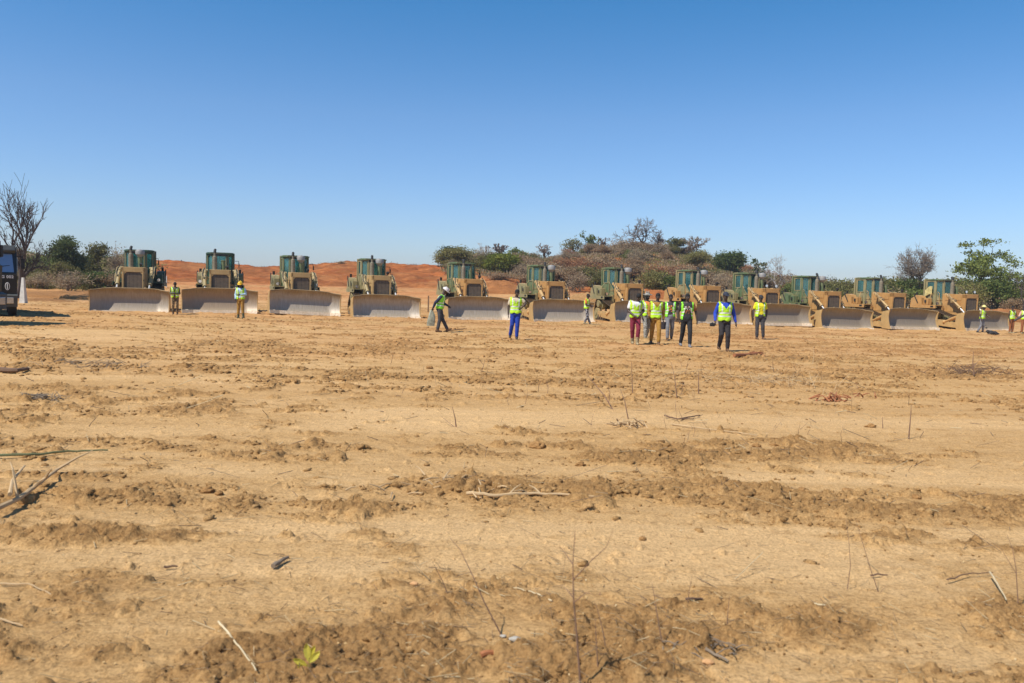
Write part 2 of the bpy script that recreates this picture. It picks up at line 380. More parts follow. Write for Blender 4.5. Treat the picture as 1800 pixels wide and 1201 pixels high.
# large single clods
IV2, IF2 = ico2(); IV3, IF3 = ico2(4)
CL = [(1230, 800, .13), (1300, 803, .12), (945, 790, .17), (1210, 795, .10), (1360, 788, .10), (1020, 822, .10), (1115, 815, .16), (1078, 818, .13), (770, 858, .12), (745, 868, .10),
      (880, 850, .09), (1410, 868, .10), (1490, 868, .09), (1610, 880, .10), (1580, 905, .09), (365, 868, .11), (385, 872, .08), (820, 872, .12), (945, 630, .28), (755, 648, .20),
      (970, 655, .18), (185, 1155, .06), (1130, 950, .05), (1750, 705, .16), (1530, 755, .13), (1300, 870, .08), (240, 940, .07), (1186, 790, .12), (1330, 790, .12), (500, 795, .10)]
places = {"front": 0}
for i, (px, py, r) in enumerate(CL):
    rs = np.random.RandomState(100 + i); r *= .42 if py > 700 else .30; V = IV3 * (1 + .55 * fbm(IV3[:, 0] * 1.6 + i * 7, IV3[:, 1] * 1.6 + IV3[:, 2] * 2.1, 4, 200 + i, .62)[:, None]) * np.array([1.25, .95, .72]) * r
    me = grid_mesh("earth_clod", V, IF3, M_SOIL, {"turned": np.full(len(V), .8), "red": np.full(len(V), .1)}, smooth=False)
    p = gp(px, py); o = add_obj("earth_clod", me, loc=(p.x, p.y, mz(p.x, p.y) + r * .18)); o.rotation_euler = (0, 0, i * 1.3)
    tag(o, "brown lump of earth lying loose on the bulldozed field", "clod", "single clods of earth on the field")
# ------------------------------------------------------------------ red bank and wooded hill behind the machines
def hill_grid(x0, x1, nx, y0, y1, ny, fz, fred, fturn, name):
    X, Y = np.meshgrid(np.linspace(x0, x1, nx), np.linspace(y0, y1, ny)); Z = fz(X, Y)
    n = X.size; id_ = np.arange(n).reshape(X.shape); q = np.stack([id_[:-1, :-1], id_[:-1, 1:], id_[1:, 1:], id_[1:, :-1]], -1).reshape(-1, 4)
    o = add_obj(name, grid_mesh(name, np.stack([X, Y, Z], -1).reshape(-1, 3), q, M_SOILFAR, {"red": np.clip(fred(X, Y), 0, 1), "turned": np.clip(fturn(X, Y), 0, 1)}))
    tag(o, kind="structure"); return o
def prof(pts, Yr):
    xs = []; hs = []
    for px, py in pts:
        p = atY(px, py, Yr); xs.append(p.x); hs.append(p.z)
    return np.array(xs), np.array(hs)
BX, BH = prof([(-150, 478), (60, 474), (180, 463), (265, 457), (330, 461), (400, 465), (450, 469), (500, 469), (545, 467), (590, 462), (640, 461), (700, 465), (760, 467), (820, 470), (900, 476), (1000, 500)], 125)
def bank_z(X, Y):
    h = np.interp(X * 125 / np.maximum(Y, 60), BX, BH); base = macro(X, Y) - .25
    foot = 93 + 3 * vnoise(X / 14, Y * 0 + 1, 301)
    t = np.clip((Y - foot) / (124 - foot), 0, 1); s_ = t ** 1.15
    z = base + (h - base) * s_
    ter = .55 * np.abs(fbm(X / 11, Y / 2.2, 4, 303)) * np.sin(np.pi * np.clip(t, 0, 1)) + .40 * fbm(X / 1.7, Y / 1.4, 4, 305) * (t > 0) + .12 * fbm(X / 3, Y / 3, 3, 307) * (t > .6)
    return np.where(Y > 124, h - .02 * (Y - 124) + .1 * fbm(X / 2.5, Y / 2, 3, 309), z + ter - .3 * (t <= 0))
hill_grid(-95, 14, 620, 90, 175, 330, bank_z,
          lambda X, Y: .80 + .25 * fbm(X / 9, Y / 2.5, 3, 311) - .35 * sstep(100, 92, Y) + .1 * sstep(118, 124, Y), lambda X, Y: .55 + 1.1 * fbm(X / 2.2, Y / 1.2, 4, 313), "red_earth_hill")
HX, HH = prof([(700, 500), (760, 484), (800, 476), (850, 466), (900, 464), (950, 459), (1000, 452), (1050, 447), (1100, 445), (1150, 447), (1200, 453), (1250, 464), (1300, 476), (1350, 492), (1400, 506), (1460, 515), (1520, 522)], 160)
def hill_z(X, Y):
    h = np.interp(X * 160 / np.maximum(Y, 90), HX, HH); base = macro(X, Y) - .35
    foot = 108 + 6 * vnoise(X / 12, Y * 0 + 3, 321); t = np.clip((Y - foot) / (160 - foot), 0, 1); s_ = np.sin(t * math.pi / 2) ** 1.1
    z = base + (np.maximum(h, base) - base) * s_ + .35 * fbm(X / 6, Y / 6, 4, 323) * np.clip(t * 3, 0, 1)
    return np.where(Y > 160, np.maximum(h - .05 * (Y - 160), base - 1), z)
hill_grid(-24, 95, 320, 104, 240, 220, hill_z, lambda X, Y: .55 + .35 * fbm(X / 8, Y / 8, 3, 331), lambda X, Y: .6 + .4 * fbm(X / 3, Y / 3, 3, 333), "wooded_hill")
def heap(name, px, py, Y, w, h, red, label):
    X_, Y_ = np.meshgrid(np.linspace(-w, w, 60), np.linspace(-w * .7, w * .7, 40)); rr = (X_ / w) ** 2 + (Y_ / (w * .7)) ** 2
    Z = h * np.clip(1 - rr, 0, 1) ** .8 * (1 + .35 * fbm(X_ * 1.3, Y_ * 1.3, 4, 341 + int(px))) - .3 * (rr > .97)
    id_ = np.arange(X_.size).reshape(X_.shape); q = np.stack([id_[:-1, :-1], id_[:-1, 1:], id_[1:, 1:], id_[1:, :-1]], -1).reshape(-1, 4)
    p = atY(px, py, Y); o = add_obj(name, grid_mesh(name, np.stack([X_, Y_, Z], -1).reshape(-1, 3), q, M_SOILFAR, {"red": X_ * 0 + red, "turned": .3 + .3 * fbm(X_, Y_, 3, 9)}), loc=(p.x, Y, mz(p.x, Y) - .1))
    tag(o, label, "earth heap"); return o
heap("sand_heap", 1034, 515, 75, 2.6, 1.1, .15, "small pale sand heap behind the gap between the sixth and seventh bulldozer")
heap("sand_heap", 868, 505, 88, 4.6, 1.3, .6, "broad orange sand heap at the foot of the wooded hill, behind the fifth bulldozer")
heap("sand_heap", 1762, 545, 70, 4.2, 1.1, .6, "reddish earth heap behind the last bulldozer blade at the right")
heap("sand_heap", 130, 500, 68, 6.0, .4, .35, "low tan spoil heap in front of the bushes at the left")
heap("sand_heap", 60, 512, 58, 3.4, .3, .35, "low trampled spoil heap right of the white concrete post")
heap("sand_heap", 1160, 515, 92, 5.0, 1.0, .8, "low red earth heap behind the group of walking men")
# ------------------------------------------------------------------ trees and bushes
def barkmat(name, c): return simple(name, c, .9, 0, .35, 5)
M_BARK = barkmat("bark_grey", (.21, .165, .135)); M_BARKD = barkmat("bark_dark", (.075, .055, .048)); M_BARKP = barkmat("bark_pale", (.42, .36, .30)); M_TWIG = barkmat("twig_brown", (.24, .17, .12)); M_TWIGG = barkmat("twig_greybrown", (.32, .24, .165))
L_GREEN = leafmat("leaf_green", (.06, .09, .022), (.23, .26, .065)); L_DARK = leafmat("leaf_dark", (.035, .058, .018), (.13, .155, .05))
L_YEL = leafmat("leaf_yellowgreen", (.13, .16, .02), (.30, .30, .04)); L_OLIVE = leafmat("leaf_olive", (.12, .115, .035), (.27, .24, .08))
L_BROWN = leafmat("leaf_brown", (.24, .155, .085), (.42, .29, .165)); L_RUST = leafmat("leaf_rust", (.28, .12, .055), (.46, .25, .12)); L_GREY = leafmat("leaf_greybrown", (.25, .18, .105), (.42, .32, .20))

def grow(mb, p, d, L, r, lev, rng, sp, tips):
    n = 4 if lev > 1 else 3; pts = [p.copy()]; rad = [r]; dd = d.copy(); kids = []
    for i in range(n):
        dd = (dd + Vector((rng.gauss(0, 1), rng.gauss(0, 1), rng.gauss(0, 1))) * sp['wob'] + Vector((0, 0, sp['up']))).normalized()
        p = p + dd * (L / n); pts.append(p.copy()); rad.append(r * (1 - (1 - sp['taper']) * (i + 1) / n))
        if 0 < i < n and lev > 0 and rng.random() < sp['side']: kids.append((p.copy(), dd.copy(), rad[-1] * .6, .62))
    mb.tube(pts, rad, 7 if lev >= sp['lev'] - 1 else (5 if lev > 1 else 3), cap=False)
    if lev == 0:
        tips.append((pts[-1], dd)); return
    k = sp['fork'] if rng.random() < .6 else sp['fork'] + 1
    for i in range(k): kids.append((pts[-1], dd, rad[-1] * .82, 1.0))
    a0 = rng.uniform(0, 6.28)
    for i, (kp, kd, kr, kl) in enumerate(kids):
        ang = rng.gauss(sp['ang'], .18) * (1.25 if kl < 1 else 1); az = a0 + i * 2.4 + rng.gauss(0, .4)
        o = kd.orthogonal().normalized(); o = Matrix.Rotation(az, 3, kd) @ o
        nd = (kd * math.cos(ang) + o * math.sin(ang)).normalized()
        grow(mb, kp, nd, L * sp['len'] * kl * rng.uniform(.8, 1.2), max(kr, sp['rmin']), lev - 1, rng, sp, tips)
def leaf_cloud(tips, n, cr, ls, rs, flat=.6, share=1.0):
    tp = [t for t in tips if rs.rand() < share]
    if not tp: return [], []
    P = np.array([t[0][:] for t in tp]); P = np.repeat(P, n, 0); k = len(P)
    C = P + rs.normal(0, 1, (k, 3)) * cr * np.array([1, 1, flat]); a = rs.normal(0, 1, (k, 3)); a /= np.linalg.norm(a, axis=1)[:, None]
    b = np.cross(a, rs.normal(0, 1, (k, 3))); b /= np.linalg.norm(b, axis=1)[:, None]; s = ls * rs.uniform(.55, 1.3, (k, 1))
    V = np.stack([C - a * s, C - b * s * .55, C + a * s, C + b * s * .55], 1).reshape(-1, 3); F = np.arange(k * 4).reshape(-1, 4)
    return V, F
def fit(v, H, Wd, sy=None):
    zmax = np.percentile(v[:, 2], 98); w = np.percentile(v[:, 0], 98) - np.percentile(v[:, 0], 2); s = H / zmax; sx = Wd / w
    return np.array([sx, sy or (sx + s) / 2, s])
def make_plant(seed, H, Wd, lev, r0, trunk=.25, stems=1, leafn=0, cr=.3, ls=.1, share=1.0, flat=.6, lean=(0, 0), **kw):
    """-> (wood mesh verts/faces, leaf verts/faces) fitted to height H and width Wd, base at origin"""
    sp = dict(wob=.12, up=.05, side=.35, fork=2, ang=.55, len=.75, taper=.7, rmin=.012, lev=lev); sp.update(kw)
    rng = random.Random(seed); rs = np.random.RandomState(seed); mb = MB(); tips = []
    for s in range(stems):
        if stems == 1: d = Vector((lean[0], lean[1], 1)).normalized(); p = Vector((0, 0, -.15))
        else:
            a = 6.28 * s / stems + rng.uniform(-.4, .4); t = rng.uniform(.15, .85); d = Vector((math.cos(a) * t, math.sin(a) * t, 1)).normalized(); p = Vector((rng.gauss(0, .12), rng.gauss(0, .12), -.1))
        grow(mb, p, d, H * trunk * rng.uniform(.85, 1.15), r0, lev, rng, sp, tips)
    wv = np.array(mb.v); mr = cr * .6 if leafn else 0
    tv = np.array([t[0][:] for t in tips]); s_ = fit(tv, H, Wd); mrs = mr * s_[0]; sc_ = fit(tv, max(.5, H - mrs * flat), max(.5, Wd - 2 * mrs)); wv = wv * sc_
    tips = [(Vector(np.array(t[0][:]) * sc_), t[1]) for t in tips]; th_ = tv[tv[:, 2] > tv[:, 2].max() * .55]; cx = (np.percentile(th_[:, 0], 96) + np.percentile(th_[:, 0], 4)) / 2 * sc_[0]
    wv[:, 0] -= cx * np.clip(wv[:, 2] / H, 0, 1) ** .6
    for t in tips: t[0].x -= cx * min(1, max(0, t[0].z / H)) ** .6
    lv, lf = leaf_cloud(tips, leafn, cr * sc_[0], ls, rs, flat, share) if leafn else (np.zeros((0, 3)), [])
    return (wv, mb.f), (lv, lf)
def plant_obj(name, wood, leaves, mw, ml, loc, rz=0, label=None, cat='tree', group=None, trunkname='trunk', tint=None):
    root = empty(name, loc, rz, label, cat, group)
    me = bpy.data.meshes.new(trunkname); me.from_pydata([tuple(v) for v in wood[0]], [], wood[1]); me.materials.append(mw); me.polygons.foreach_set("use_smooth", [True] * len(me.polygons))
    add_obj(trunkname, me, root)
    if len(leaves[0]): add_obj("crown", grid_mesh("crown", np.asarray(leaves[0]), np.asarray(leaves[1]), ml, smooth=False), root)
    return root
def tree_at(name, px, ytop, wpx, Y, base_z=None, label='', cat='tree', mw=M_BARK, ml=None, seed=1, rz=0, group=None, shear=0.0, **kw):
    s = F_PX / Y; pt = atY(px, ytop, Y)
    if base_z is None: base_z = ground_at(pt.x, Y)
    H = pt.z - base_z; w, l = make_plant(seed, H, wpx / s, **kw)
    if shear: w[0][:, 0] -= shear * np.clip(w[0][:, 2] / H * 1.6, 0, 1)
    r = plant_obj(name, w, l, mw, ml, (pt.x + shear, Y, base_z), 0, label, cat, group); return r
def ground_at(x, y):
    a = np.array([float(x)]); b = np.array([float(y)]); z = macro(a, b)[0]
    if -95 < x < 14 and y > 90: z = max(z, bank_z(a, b)[0])
    if -24 < x < 95 and y > 104: z = max(z, hill_z(a, b)[0])
    return float(z)

# --- single trees
tree_at("dead_tree", 46, 340, 70, 62, shear=-.75, label="dark leafless dead tree with upswept branches rising behind the black truck at the left", mw=M_BARKD, seed=2, lev=5, r0=.22, trunk=.16, wob=.14, up=.09, side=.55, ang=.50, len=.82, rmin=.014, taper=.66)
tree_at("leafy_tree", 123, 423, 46, 80, label="dense dark green tree left of the first bulldozer", mw=M_BARKD, ml=L_DARK, seed=12, lev=4, r0=.16, trunk=.24, leafn=55, cr=.34, ls=.11, side=.5, ang=.6)
tree_at("leafy_tree", 174, 431, 38, 84, label="olive green open tree between the dense dark tree and the first bulldozer", mw=M_BARK, ml=L_OLIVE, seed=13, lev=4, r0=.12, trunk=.25, leafn=16, cr=.32, ls=.12, side=.5)
tree_at("bare_tree", 205, 436, 34, 86, label="thin reddish leafless tree showing just left of the first bulldozer cab", mw=M_TWIGG, ml=L_GREY, seed=14, lev=4, r0=.09, trunk=.2, stems=3, leafn=3, cr=.3, ls=.08)
tree_at("leafy_tree", 789, 435, 30, 128, base_z=5.0, label="small flat-topped green tree on the end of the red bank", mw=M_BARKD, ml=L_DARK, seed=15, lev=4, r0=.12, trunk=.3, leafn=14, cr=.30, ls=.16, side=.3, ang=.7, flat=.35)
tree_at("bare_tree", 771, 453, 18, 128, base_z=5.0, label="tiny bare tree left of the flat-topped tree on the red bank", mw=M_TWIG, ml=L_OLIVE, seed=16, lev=3, r0=.05, trunk=.3, leafn=4, cr=.3, ls=.12)
tree_at("leafy_tree", 884, 449, 50, 118, label="bright yellow-green leafy tree behind the fifth and sixth bulldozers", mw=M_BARK, ml=L_YEL, seed=17, lev=4, r0=.14, trunk=.24, leafn=40, cr=.40, ls=.15, stems=2)
tree_at("bare_tree", 880, 430, 26, 150, label="leafless spindly tree rising behind the bright yellow-green tree", mw=M_BARK, seed=18, lev=5, r0=.1, trunk=.22, up=.09, rmin=.03)
tree_at("leafy_tree", 911, 438, 24, 158, label="small dark green round tree on the low left shoulder of the hill", mw=M_BARK, ml=L_GREEN, seed=19, lev=3, r0=.1, trunk=.35, leafn=30, cr=.35, ls=.2)
tree_at("bare_tree", 852, 432, 28, 150, label="pale grey leafless tree above the fifth bulldozer", mw=M_BARKP, seed=20, lev=5, r0=.1, trunk=.2, up=.07, rmin=.025)
tree_at("bare_tree", 957, 431, 26, 160, label="brown leafless tree on the skyline left of the hilltop", mw=M_TWIG, seed=21, lev=5, r0=.12, trunk=.22, rmin=.03)
tree_at("leafy_tree", 1008, 420, 40, 164, label="grey-green open tree on the skyline of the hill", mw=M_BARK, ml=L_OLIVE, seed=22, lev=4, r0=.14, trunk=.25, leafn=9, cr=.35, ls=.17)
tree_at("leafy_tree", 1034, 414, 26, 164, label="dark green pointed tree on the hilltop left of the large bare tree", mw=M_BARK, ml=L_GREEN, seed=23, lev=4, r0=.12, trunk=.3, leafn=12, cr=.30, ls=.18)
tree_at("bare_tree", 1056, 418, 24, 166, label="low leafless tree next to the pointed green tree on the hilltop", mw=M_BARK, seed=24, lev=5, r0=.1, trunk=.22, rmin=.03)
tree_at("bare_tree", 1126, 388, 62, 150, label="large spreading leafless tree standing out on top of the hill", mw=M_BARK, seed=35, lev=6, r0=.19, trunk=.28, wob=.22, up=.03, side=.30, ang=.50, len=.78, rmin=.024, taper=.66, lean=(-.12, 0))
tree_at("bare_tree", 1157, 407, 26, 152, label="small leafless tree close right of the large bare tree", mw=M_BARK, seed=32, lev=5, r0=.14, trunk=.3, up=.08, rmin=.03)
tree_at("leafy_tree", 1185, 421, 32, 156, label="round olive-green crown on the skyline between two bare trees", mw=M_BARKD, ml=L_OLIVE, seed=33, lev=4, r0=.14, trunk=.25, leafn=45, cr=.35, ls=.16, flat=.4)
tree_at("bare_tree", 1222, 419, 36, 156, label="fine-twigged grey bare tree right of the round olive crown", mw=M_TWIGG, seed=34, lev=6, r0=.13, trunk=.22, rmin=.028, side=.4)
tree_at("leafy_tree", 1283, 447, 42, 140, label="large dark green rounded tree on the right shoulder of the hill", mw=M_BARKD, ml=L_GREEN, seed=35, lev=4, r0=.16, trunk=.2, leafn=80, cr=.42, ls=.16, stems=2)
tree_at("leafy_tree", 1336, 456, 22, 125, label="slim dark green tree left of the white-trunked bare tree", mw=M_BARK, ml=L_DARK, seed=36, lev=4, r0=.1, trunk=.3, leafn=14, cr=.3, ls=.16)
tree_at("bare_tree", 1364, 452, 56, 118, label="pale white-trunked leafless tree behind the ninth bulldozer", mw=M_BARKP, seed=37, lev=5, r0=.13, trunk=.33, wob=.16, rmin=.022, ang=.65)
tree_at("bare_tree", 1612, 441, 76, 100, label="brown fine-branched leafless tree behind the last two bulldozers", mw=M_BARK, ml=L_GREY, seed=57, lev=6, r0=.17, trunk=.26, wob=.13, up=.05, side=.6, ang=.48, rmin=.012, leafn=2, cr=.12, ls=.05, len=.76)
tree_at("leafy_tree", 1717, 430, 124, 92, label="large spreading green tree with layered crown behind the last bulldozer", mw=M_BARKD, ml=L_GREEN, seed=47, lev=5, r0=.22, trunk=.24, wob=.18, up=.0, side=.35, ang=.62, len=.80, leafn=46, cr=.26, ls=.15, flat=.35, share=.78)
tree_at("bare_tree", 1806, 470, 40, 80, label="bare branches of a leafless tree at the right edge", mw=M_BARKD, seed=42, lev=5, r0=.12, trunk=.25, rmin=.02, wob=.16)

# --- bushes: a few kinds, copied
KINDS = {}
def kind(key, n, mw, ml, **kw):
    KINDS[key] = []
    for i in range(n):
        w, l = make_plant(500 + hash_key(key) + i * 7, 3.0, 3.6, **kw)
        me = bpy.data.meshes.new("stems"); me.from_pydata([tuple(v) for v in w[0]], [], w[1]); me.materials.append(mw)
        KINDS[key].append((me, grid_mesh("crown", np.asarray(l[0]), np.asarray(l[1]), ml, smooth=False) if len(l[0]) else None))
def hash_key(k): return sum(ord(c) for c in k)
bk = dict(lev=3, r0=.05, trunk=.36, stems=6, rmin=.016, side=.5)
kind("twiggy", 4, M_TWIGG, L_GREY, leafn=7, cr=.26, ls=.10, **bk)
kind("brown", 4, M_TWIG, L_BROWN, leafn=12, cr=.28, ls=.11, **bk)
kind("rust", 3, M_TWIG, L_RUST, leafn=12, cr=.28, ls=.11, **bk)
kind("olive", 4, M_TWIG, L_OLIVE, leafn=24, cr=.30, ls=.11, **bk)
kind("green", 3, M_TWIG, L_GREEN, leafn=34, cr=.30, ls=.11, **bk)
BL = {"twiggy": "leafless grey-brown twiggy bush", "brown": "bush with dry brown leaves", "rust": "bush with rust-red dry leaves", "olive": "dull olive-green bush", "green": "full green leafy bush"}
def bush(key, x, y, z, h, w, place, group, rng, label=None):
    st_, cr_ = rng.choice(KINDS[key]); r = empty("bush", (x, y, z - .1), rng.uniform(0, 6.28), label or (BL[key] + " " + place), "bush", group)
    r.scale = (w / 3.6, w / 3.6, h / 3.0); add_obj("stems", st_, r)
    if cr_: add_obj("crown", cr_, r)
rng = random.Random(77)
def pick(wts):
    t = rng.random() * sum(wts.values())
    for k, v in wts.items():
        t -= v
        if t <= 0: return k
    return k
# wooded hill, front slope and skyline
placed = 0
for i in range(165):
    px = rng.uniform(775, 1440); Y = 108 + 55 * rng.random() ** 1.1; x = (px - 900) / F_PX * Y
    if px < 900 and Y < 116: continue
    z = ground_at(x, Y)
    if z < -0.3: continue
    c = fbm(np.array([x / 14]), np.array([Y / 12]), 2, 700)[0]
    k = pick({"twiggy": 2.8, "brown": 2.6, "rust": .7 + 1.6 * max(0, c), "olive": 1.2 + 2 * max(0, -c), "green": .22})
    h = rng.uniform(1.5, 3.0) * (1.0 if Y < 142 else .72); bush(k, x, Y, z, h, h * rng.uniform(1.4, 2.2), "on the slope of the wooded hill", "bushes covering the wooded hill", rng)
# left bushes
for i in range(56):
    px = rng.uniform(-60, 225); Y = rng.uniform(74, 104); x = (px - 900) / F_PX * Y; z = ground_at(x, min(Y, 92))
    k = pick({"twiggy": 2.2, "brown": 1.6, "olive": 3.2, "green": .9}); h = rng.uniform(1.6, 2.7) * (1.2 if Y > 88 else .75)
    bush(k, x, Y, z, h, h * rng.uniform(1.5, 2.4), "in the thicket at the left behind the truck", "bushes in the left thicket", rng)
# right bush belt
for i in range(58):
    px = rng.uniform(1385, 1840); Y = rng.uniform(78, 118); x = (px - 900) / F_PX * Y; z = ground_at(x, min(Y, 100))
    k = pick({"twiggy": 1.6, "brown": 1.3, "olive": 3.2, "green": 1.6}); h = rng.uniform(2.1, 3.0) * (1.3 if Y > 98 else .85)
    bush(k, x, Y, z, h, h * rng.uniform(1.3, 1.9), "in the belt of scrub behind the right-hand bulldozers", "bushes behind the right-hand bulldozers", rng)
# named ones
def nb(key, px, ytop, wpx, Y, label):
    s = F_PX / Y; p = atY(px, ytop, Y); z = ground_at(p.x, Y); bush(key, p.x, Y, z, p.z - z, wpx / s, "", None, rng, label)
nb("olive", 1158, 477, 70, 98, "broad yellow-green bush between the seventh and eighth bulldozers")
nb("green", 1178, 484, 52, 97, "low green bush touching the broad yellow-green bush on its right")
nb("olive", 1062, 474, 50, 104, "tall olive bush above the seventh bulldozer's left side")
nb("twiggy", 1020, 478, 44, 100, "grey leafless bush right of the sixth bulldozer")
nb("twiggy", 1268, 482, 44, 98, "pale silvery leafless bush between the eighth and ninth bulldozers")
nb("green", 1745, 492, 70, 86, "dense dark green bush under the large spreading tree")
nb("olive", 1690, 500, 60, 80, "olive bush behind the cab of the last bulldozer")
nb("olive", 1450, 498, 60, 92, "olive bush above the gap between the tenth and eleventh bulldozers")
nb("green", 70, 462, 40, 86, "low bright green bush right of the truck windshield")
nb("olive", 112, 462, 44, 76, "yellow-green bush at the foot of the dense dark tree")
nb("twiggy", 120, 476, 70, 72, "dry grey brushwood below the dense dark tree")
nb("rust", 1012, 466, 40, 118, "rust-brown bush above the sixth bulldozer's hood")
nb("twiggy", 600, 458, 22, 122, "small dry bush on top of the red bank between the third and fourth bulldozers")
nb("brown", 880, 480, 50, 104, "brown bush at the hill foot right of the fifth bulldozer cab")
nb("brown", 930, 482, 44, 104, "dry brown bush behind the sixth bulldozer cab")
def undergrowth(name, n, xr, yr, zf, size, mat, label, seed):
    rs = np.random.RandomState(seed); Y = rs.uniform(*yr, n); X = rs.uniform(*xr, n) / 1413.0 * Y; Z = zf(X, Y); k = rs.rand(n) < .55 + .6 * fbm(X / 7, Y / 7, 2, seed); X, Y, Z = X[k], Y[k], Z[k]; n = len(X); q = 7
    C = np.stack([X, Y, Z], 1).repeat(q, 0) + rs.normal(0, 1, (n * q, 3)) * [.35, .35, .05]; s = size * rs.uniform(.4, 1.3, (n * q, 1)); d = rs.normal(0, .5, (n * q, 3)) + [0, 0, 1.1]; d /= np.linalg.norm(d, axis=1)[:, None]
    w = np.cross(d, rs.normal(0, 1, (n * q, 3))); w /= np.linalg.norm(w, axis=1)[:, None]; V = np.stack([C - w * s * .10, C + w * s * .10, C + d * s * .7 + w * s * .22, C + d * s], 1).reshape(-1, 3)
    tag(add_obj(name, grid_mesh(name, V, np.arange(len(V)).reshape(-1, 4), mat, smooth=False)), label, "undergrowth", kind="stuff")
undergrowth("undergrowth", 11000, (-120, 520), (108, 165), lambda X, Y: np.maximum(hill_z(X, Y), np.where(X < 14, bank_z(X, Y), -9)), .42, L_GREY, "low dry scrub and grass covering the slope of the wooded hill", 61)
undergrowth("undergrowth", 9000, (-120, 520), (108, 165), lambda X, Y: np.maximum(hill_z(X, Y), np.where(X < 14, bank_z(X, Y), -9)), .38, L_OLIVE, "olive ground cover between the bushes of the wooded hill", 65)
undergrowth("undergrowth", 2600, (-980, -680), (74, 96), lambda X, Y: macro(X, Y), .45, L_OLIVE, "low dry growth under the thicket at the left", 62)
undergrowth("undergrowth", 3500, (480, 960), (76, 112), lambda X, Y: macro(X, Y), .45, L_OLIVE, "low growth under the scrub behind the right-hand bulldozers", 63)
undergrowth("undergrowth", 700, (-640, -60), (123, 130), bank_z, .16, L_BROWN, "thin dry grass along the crest of the red bank", 64)
# ------------------------------------------------------------------ bulldozers
def paint(name, col, dust=.3):
    m, nt, b = newmat(name); t = noise_tex(nt, 3.0, 6, .65); t2 = noise_tex(nt, 1.1, 4, .6); t3 = noise_tex(nt, 22, 4, .7)
    c = ramp(nt, t.outputs[0], [(.3, tuple(q * .78 for q in col)), (.7, tuple(q * 1.12 for q in col))]).outputs[0]
    g = N(nt, "ShaderNodeNewGeometry"); sp = N(nt, "ShaderNodeSeparateXYZ"); nt.links.new(g.outputs["Normal"], sp.inputs[0])
    f = mathn(nt, 'ADD', mathn(nt, 'MULTIPLY', mathn(nt, 'MAXIMUM', sp.outputs[2], 0), .5), mathn(nt, 'ADD', mathn(nt, 'MULTIPLY', mathn(nt, 'SUBTRACT', t2.outputs[0], .5), 1.8), dust), True)
    c = mixc(nt, mathn(nt, 'MULTIPLY', f, .8), c, (.44, .29, .13)); c = mixc(nt, mathn(nt, 'MULTIPLY', mathn(nt, 'GREATER_THAN', t3.outputs[0], .68), .4), c, (.08, .055, .035))
    nt.links.new(c, b.inputs["Base Color"]); b.inputs["Roughness"].default_value = .62; bump(nt, b, t3.outputs[0], .12, .01)
    return m
P_GREEN = paint("paint_green", (.115, .165, .072), .12); P_DKGREEN = paint("paint_dark_green", (.045, .095, .060), .03); P_TAN = paint("paint_tan", (.50, .32, .125), .2)
P_RIM = paint("paint_worn_brown", (.22, .14, .06), .05); P_KHAKI = paint("paint_khaki", (.27, .25, .12), .28); P_ORTAN = paint("paint_orange_tan", (.52, .275, .085), .15)
M_BLACK = simple("black_rubber", (.018, .017, .016), .7, 0, .3, 8); M_TRACK = simple("track_steel", (.13, .095, .065), .65, .35, .4, 8, dust=.35, bmp=.2)
M_PIPE = simple("dull_pipe", (.22, .185, .125), .8, 0, .35, 8); M_CHROME = simple("chrome_rod", (.75, .74, .70), .30, .5, .05); M_DARKIN = simple("dark_inside", (.022, .02, .018), .9)
def grille_mat():
    m, nt, b = newmat("grille_mesh"); tc = N(nt, "ShaderNodeTexCoord"); sp = N(nt, "ShaderNodeSeparateXYZ"); nt.links.new(tc.outputs["Object"], sp.inputs[0])
    w = mathn(nt, 'FRACT', mathn(nt, 'MULTIPLY', sp.outputs[2], 16)); w2 = mathn(nt, 'FRACT', mathn(nt, 'MULTIPLY', sp.outputs[0], 5))
    l = mathn(nt, 'GREATER_THAN', w, .72); l2 = mathn(nt, 'GREATER_THAN', w2, .93); f = mathn(nt, 'MAXIMUM', l, l2)
    t = noise_tex(nt, 5); c = ramp(nt, t.outputs[0], [(.3, (.16, .11, .07)), (.7, (.24, .165, .10))]).outputs[0]
    nt.links.new(mixc(nt, f, c, (.035, .026, .02)), b.inputs["Base Color"]); b.inputs["Roughness"].default_value = .8; bump(nt, b, f, .5, .01); return m
M_GRILLE = grille_mat()
def glass_mat():
    m, nt, b = newmat("cab_glass"); tr = N(nt, "ShaderNodeBsdfTransparent"); tr.inputs[0].default_value = (.48, .76, .75, 1)
    gl = N(nt, "ShaderNodeBsdfGlossy"); gl.inputs[0].default_value = (.8, .95, .95, 1); gl.inputs[1].default_value = .06
    df = N(nt, "ShaderNodeBsdfDiffuse"); df.inputs[0].default_value = (.12, .31, .30, 1)
    m1 = N(nt, "ShaderNodeMixShader"); m1.inputs[0].default_value = .10; nt.links.new(tr.outputs[0], m1.inputs[1]); nt.links.new(gl.outputs[0], m1.inputs[2])
    m2 = N(nt, "ShaderNodeMixShader"); t = noise_tex(nt, 2.2, 3); nt.links.new(mathn(nt, 'MULTIPLY', t.outputs[0], .40), m2.inputs[0]); nt.links.new(m1.outputs[0], m2.inputs[1]); nt.links.new(df.outputs[0], m2.inputs[2])
    nt.links.new(m2.outputs[0], nt.nodes["Material Output"].inputs[0]); return m
M_GLASS = glass_mat()
def lamp_mat():
    m, nt, b = newmat("lamp_lens"); b.inputs["Base Color"].default_value = (.92, .92, .94, 1); b.inputs["Roughness"].default_value = .12; b.inputs["Metallic"].default_value = .85; return m
M_LENS = lamp_mat()
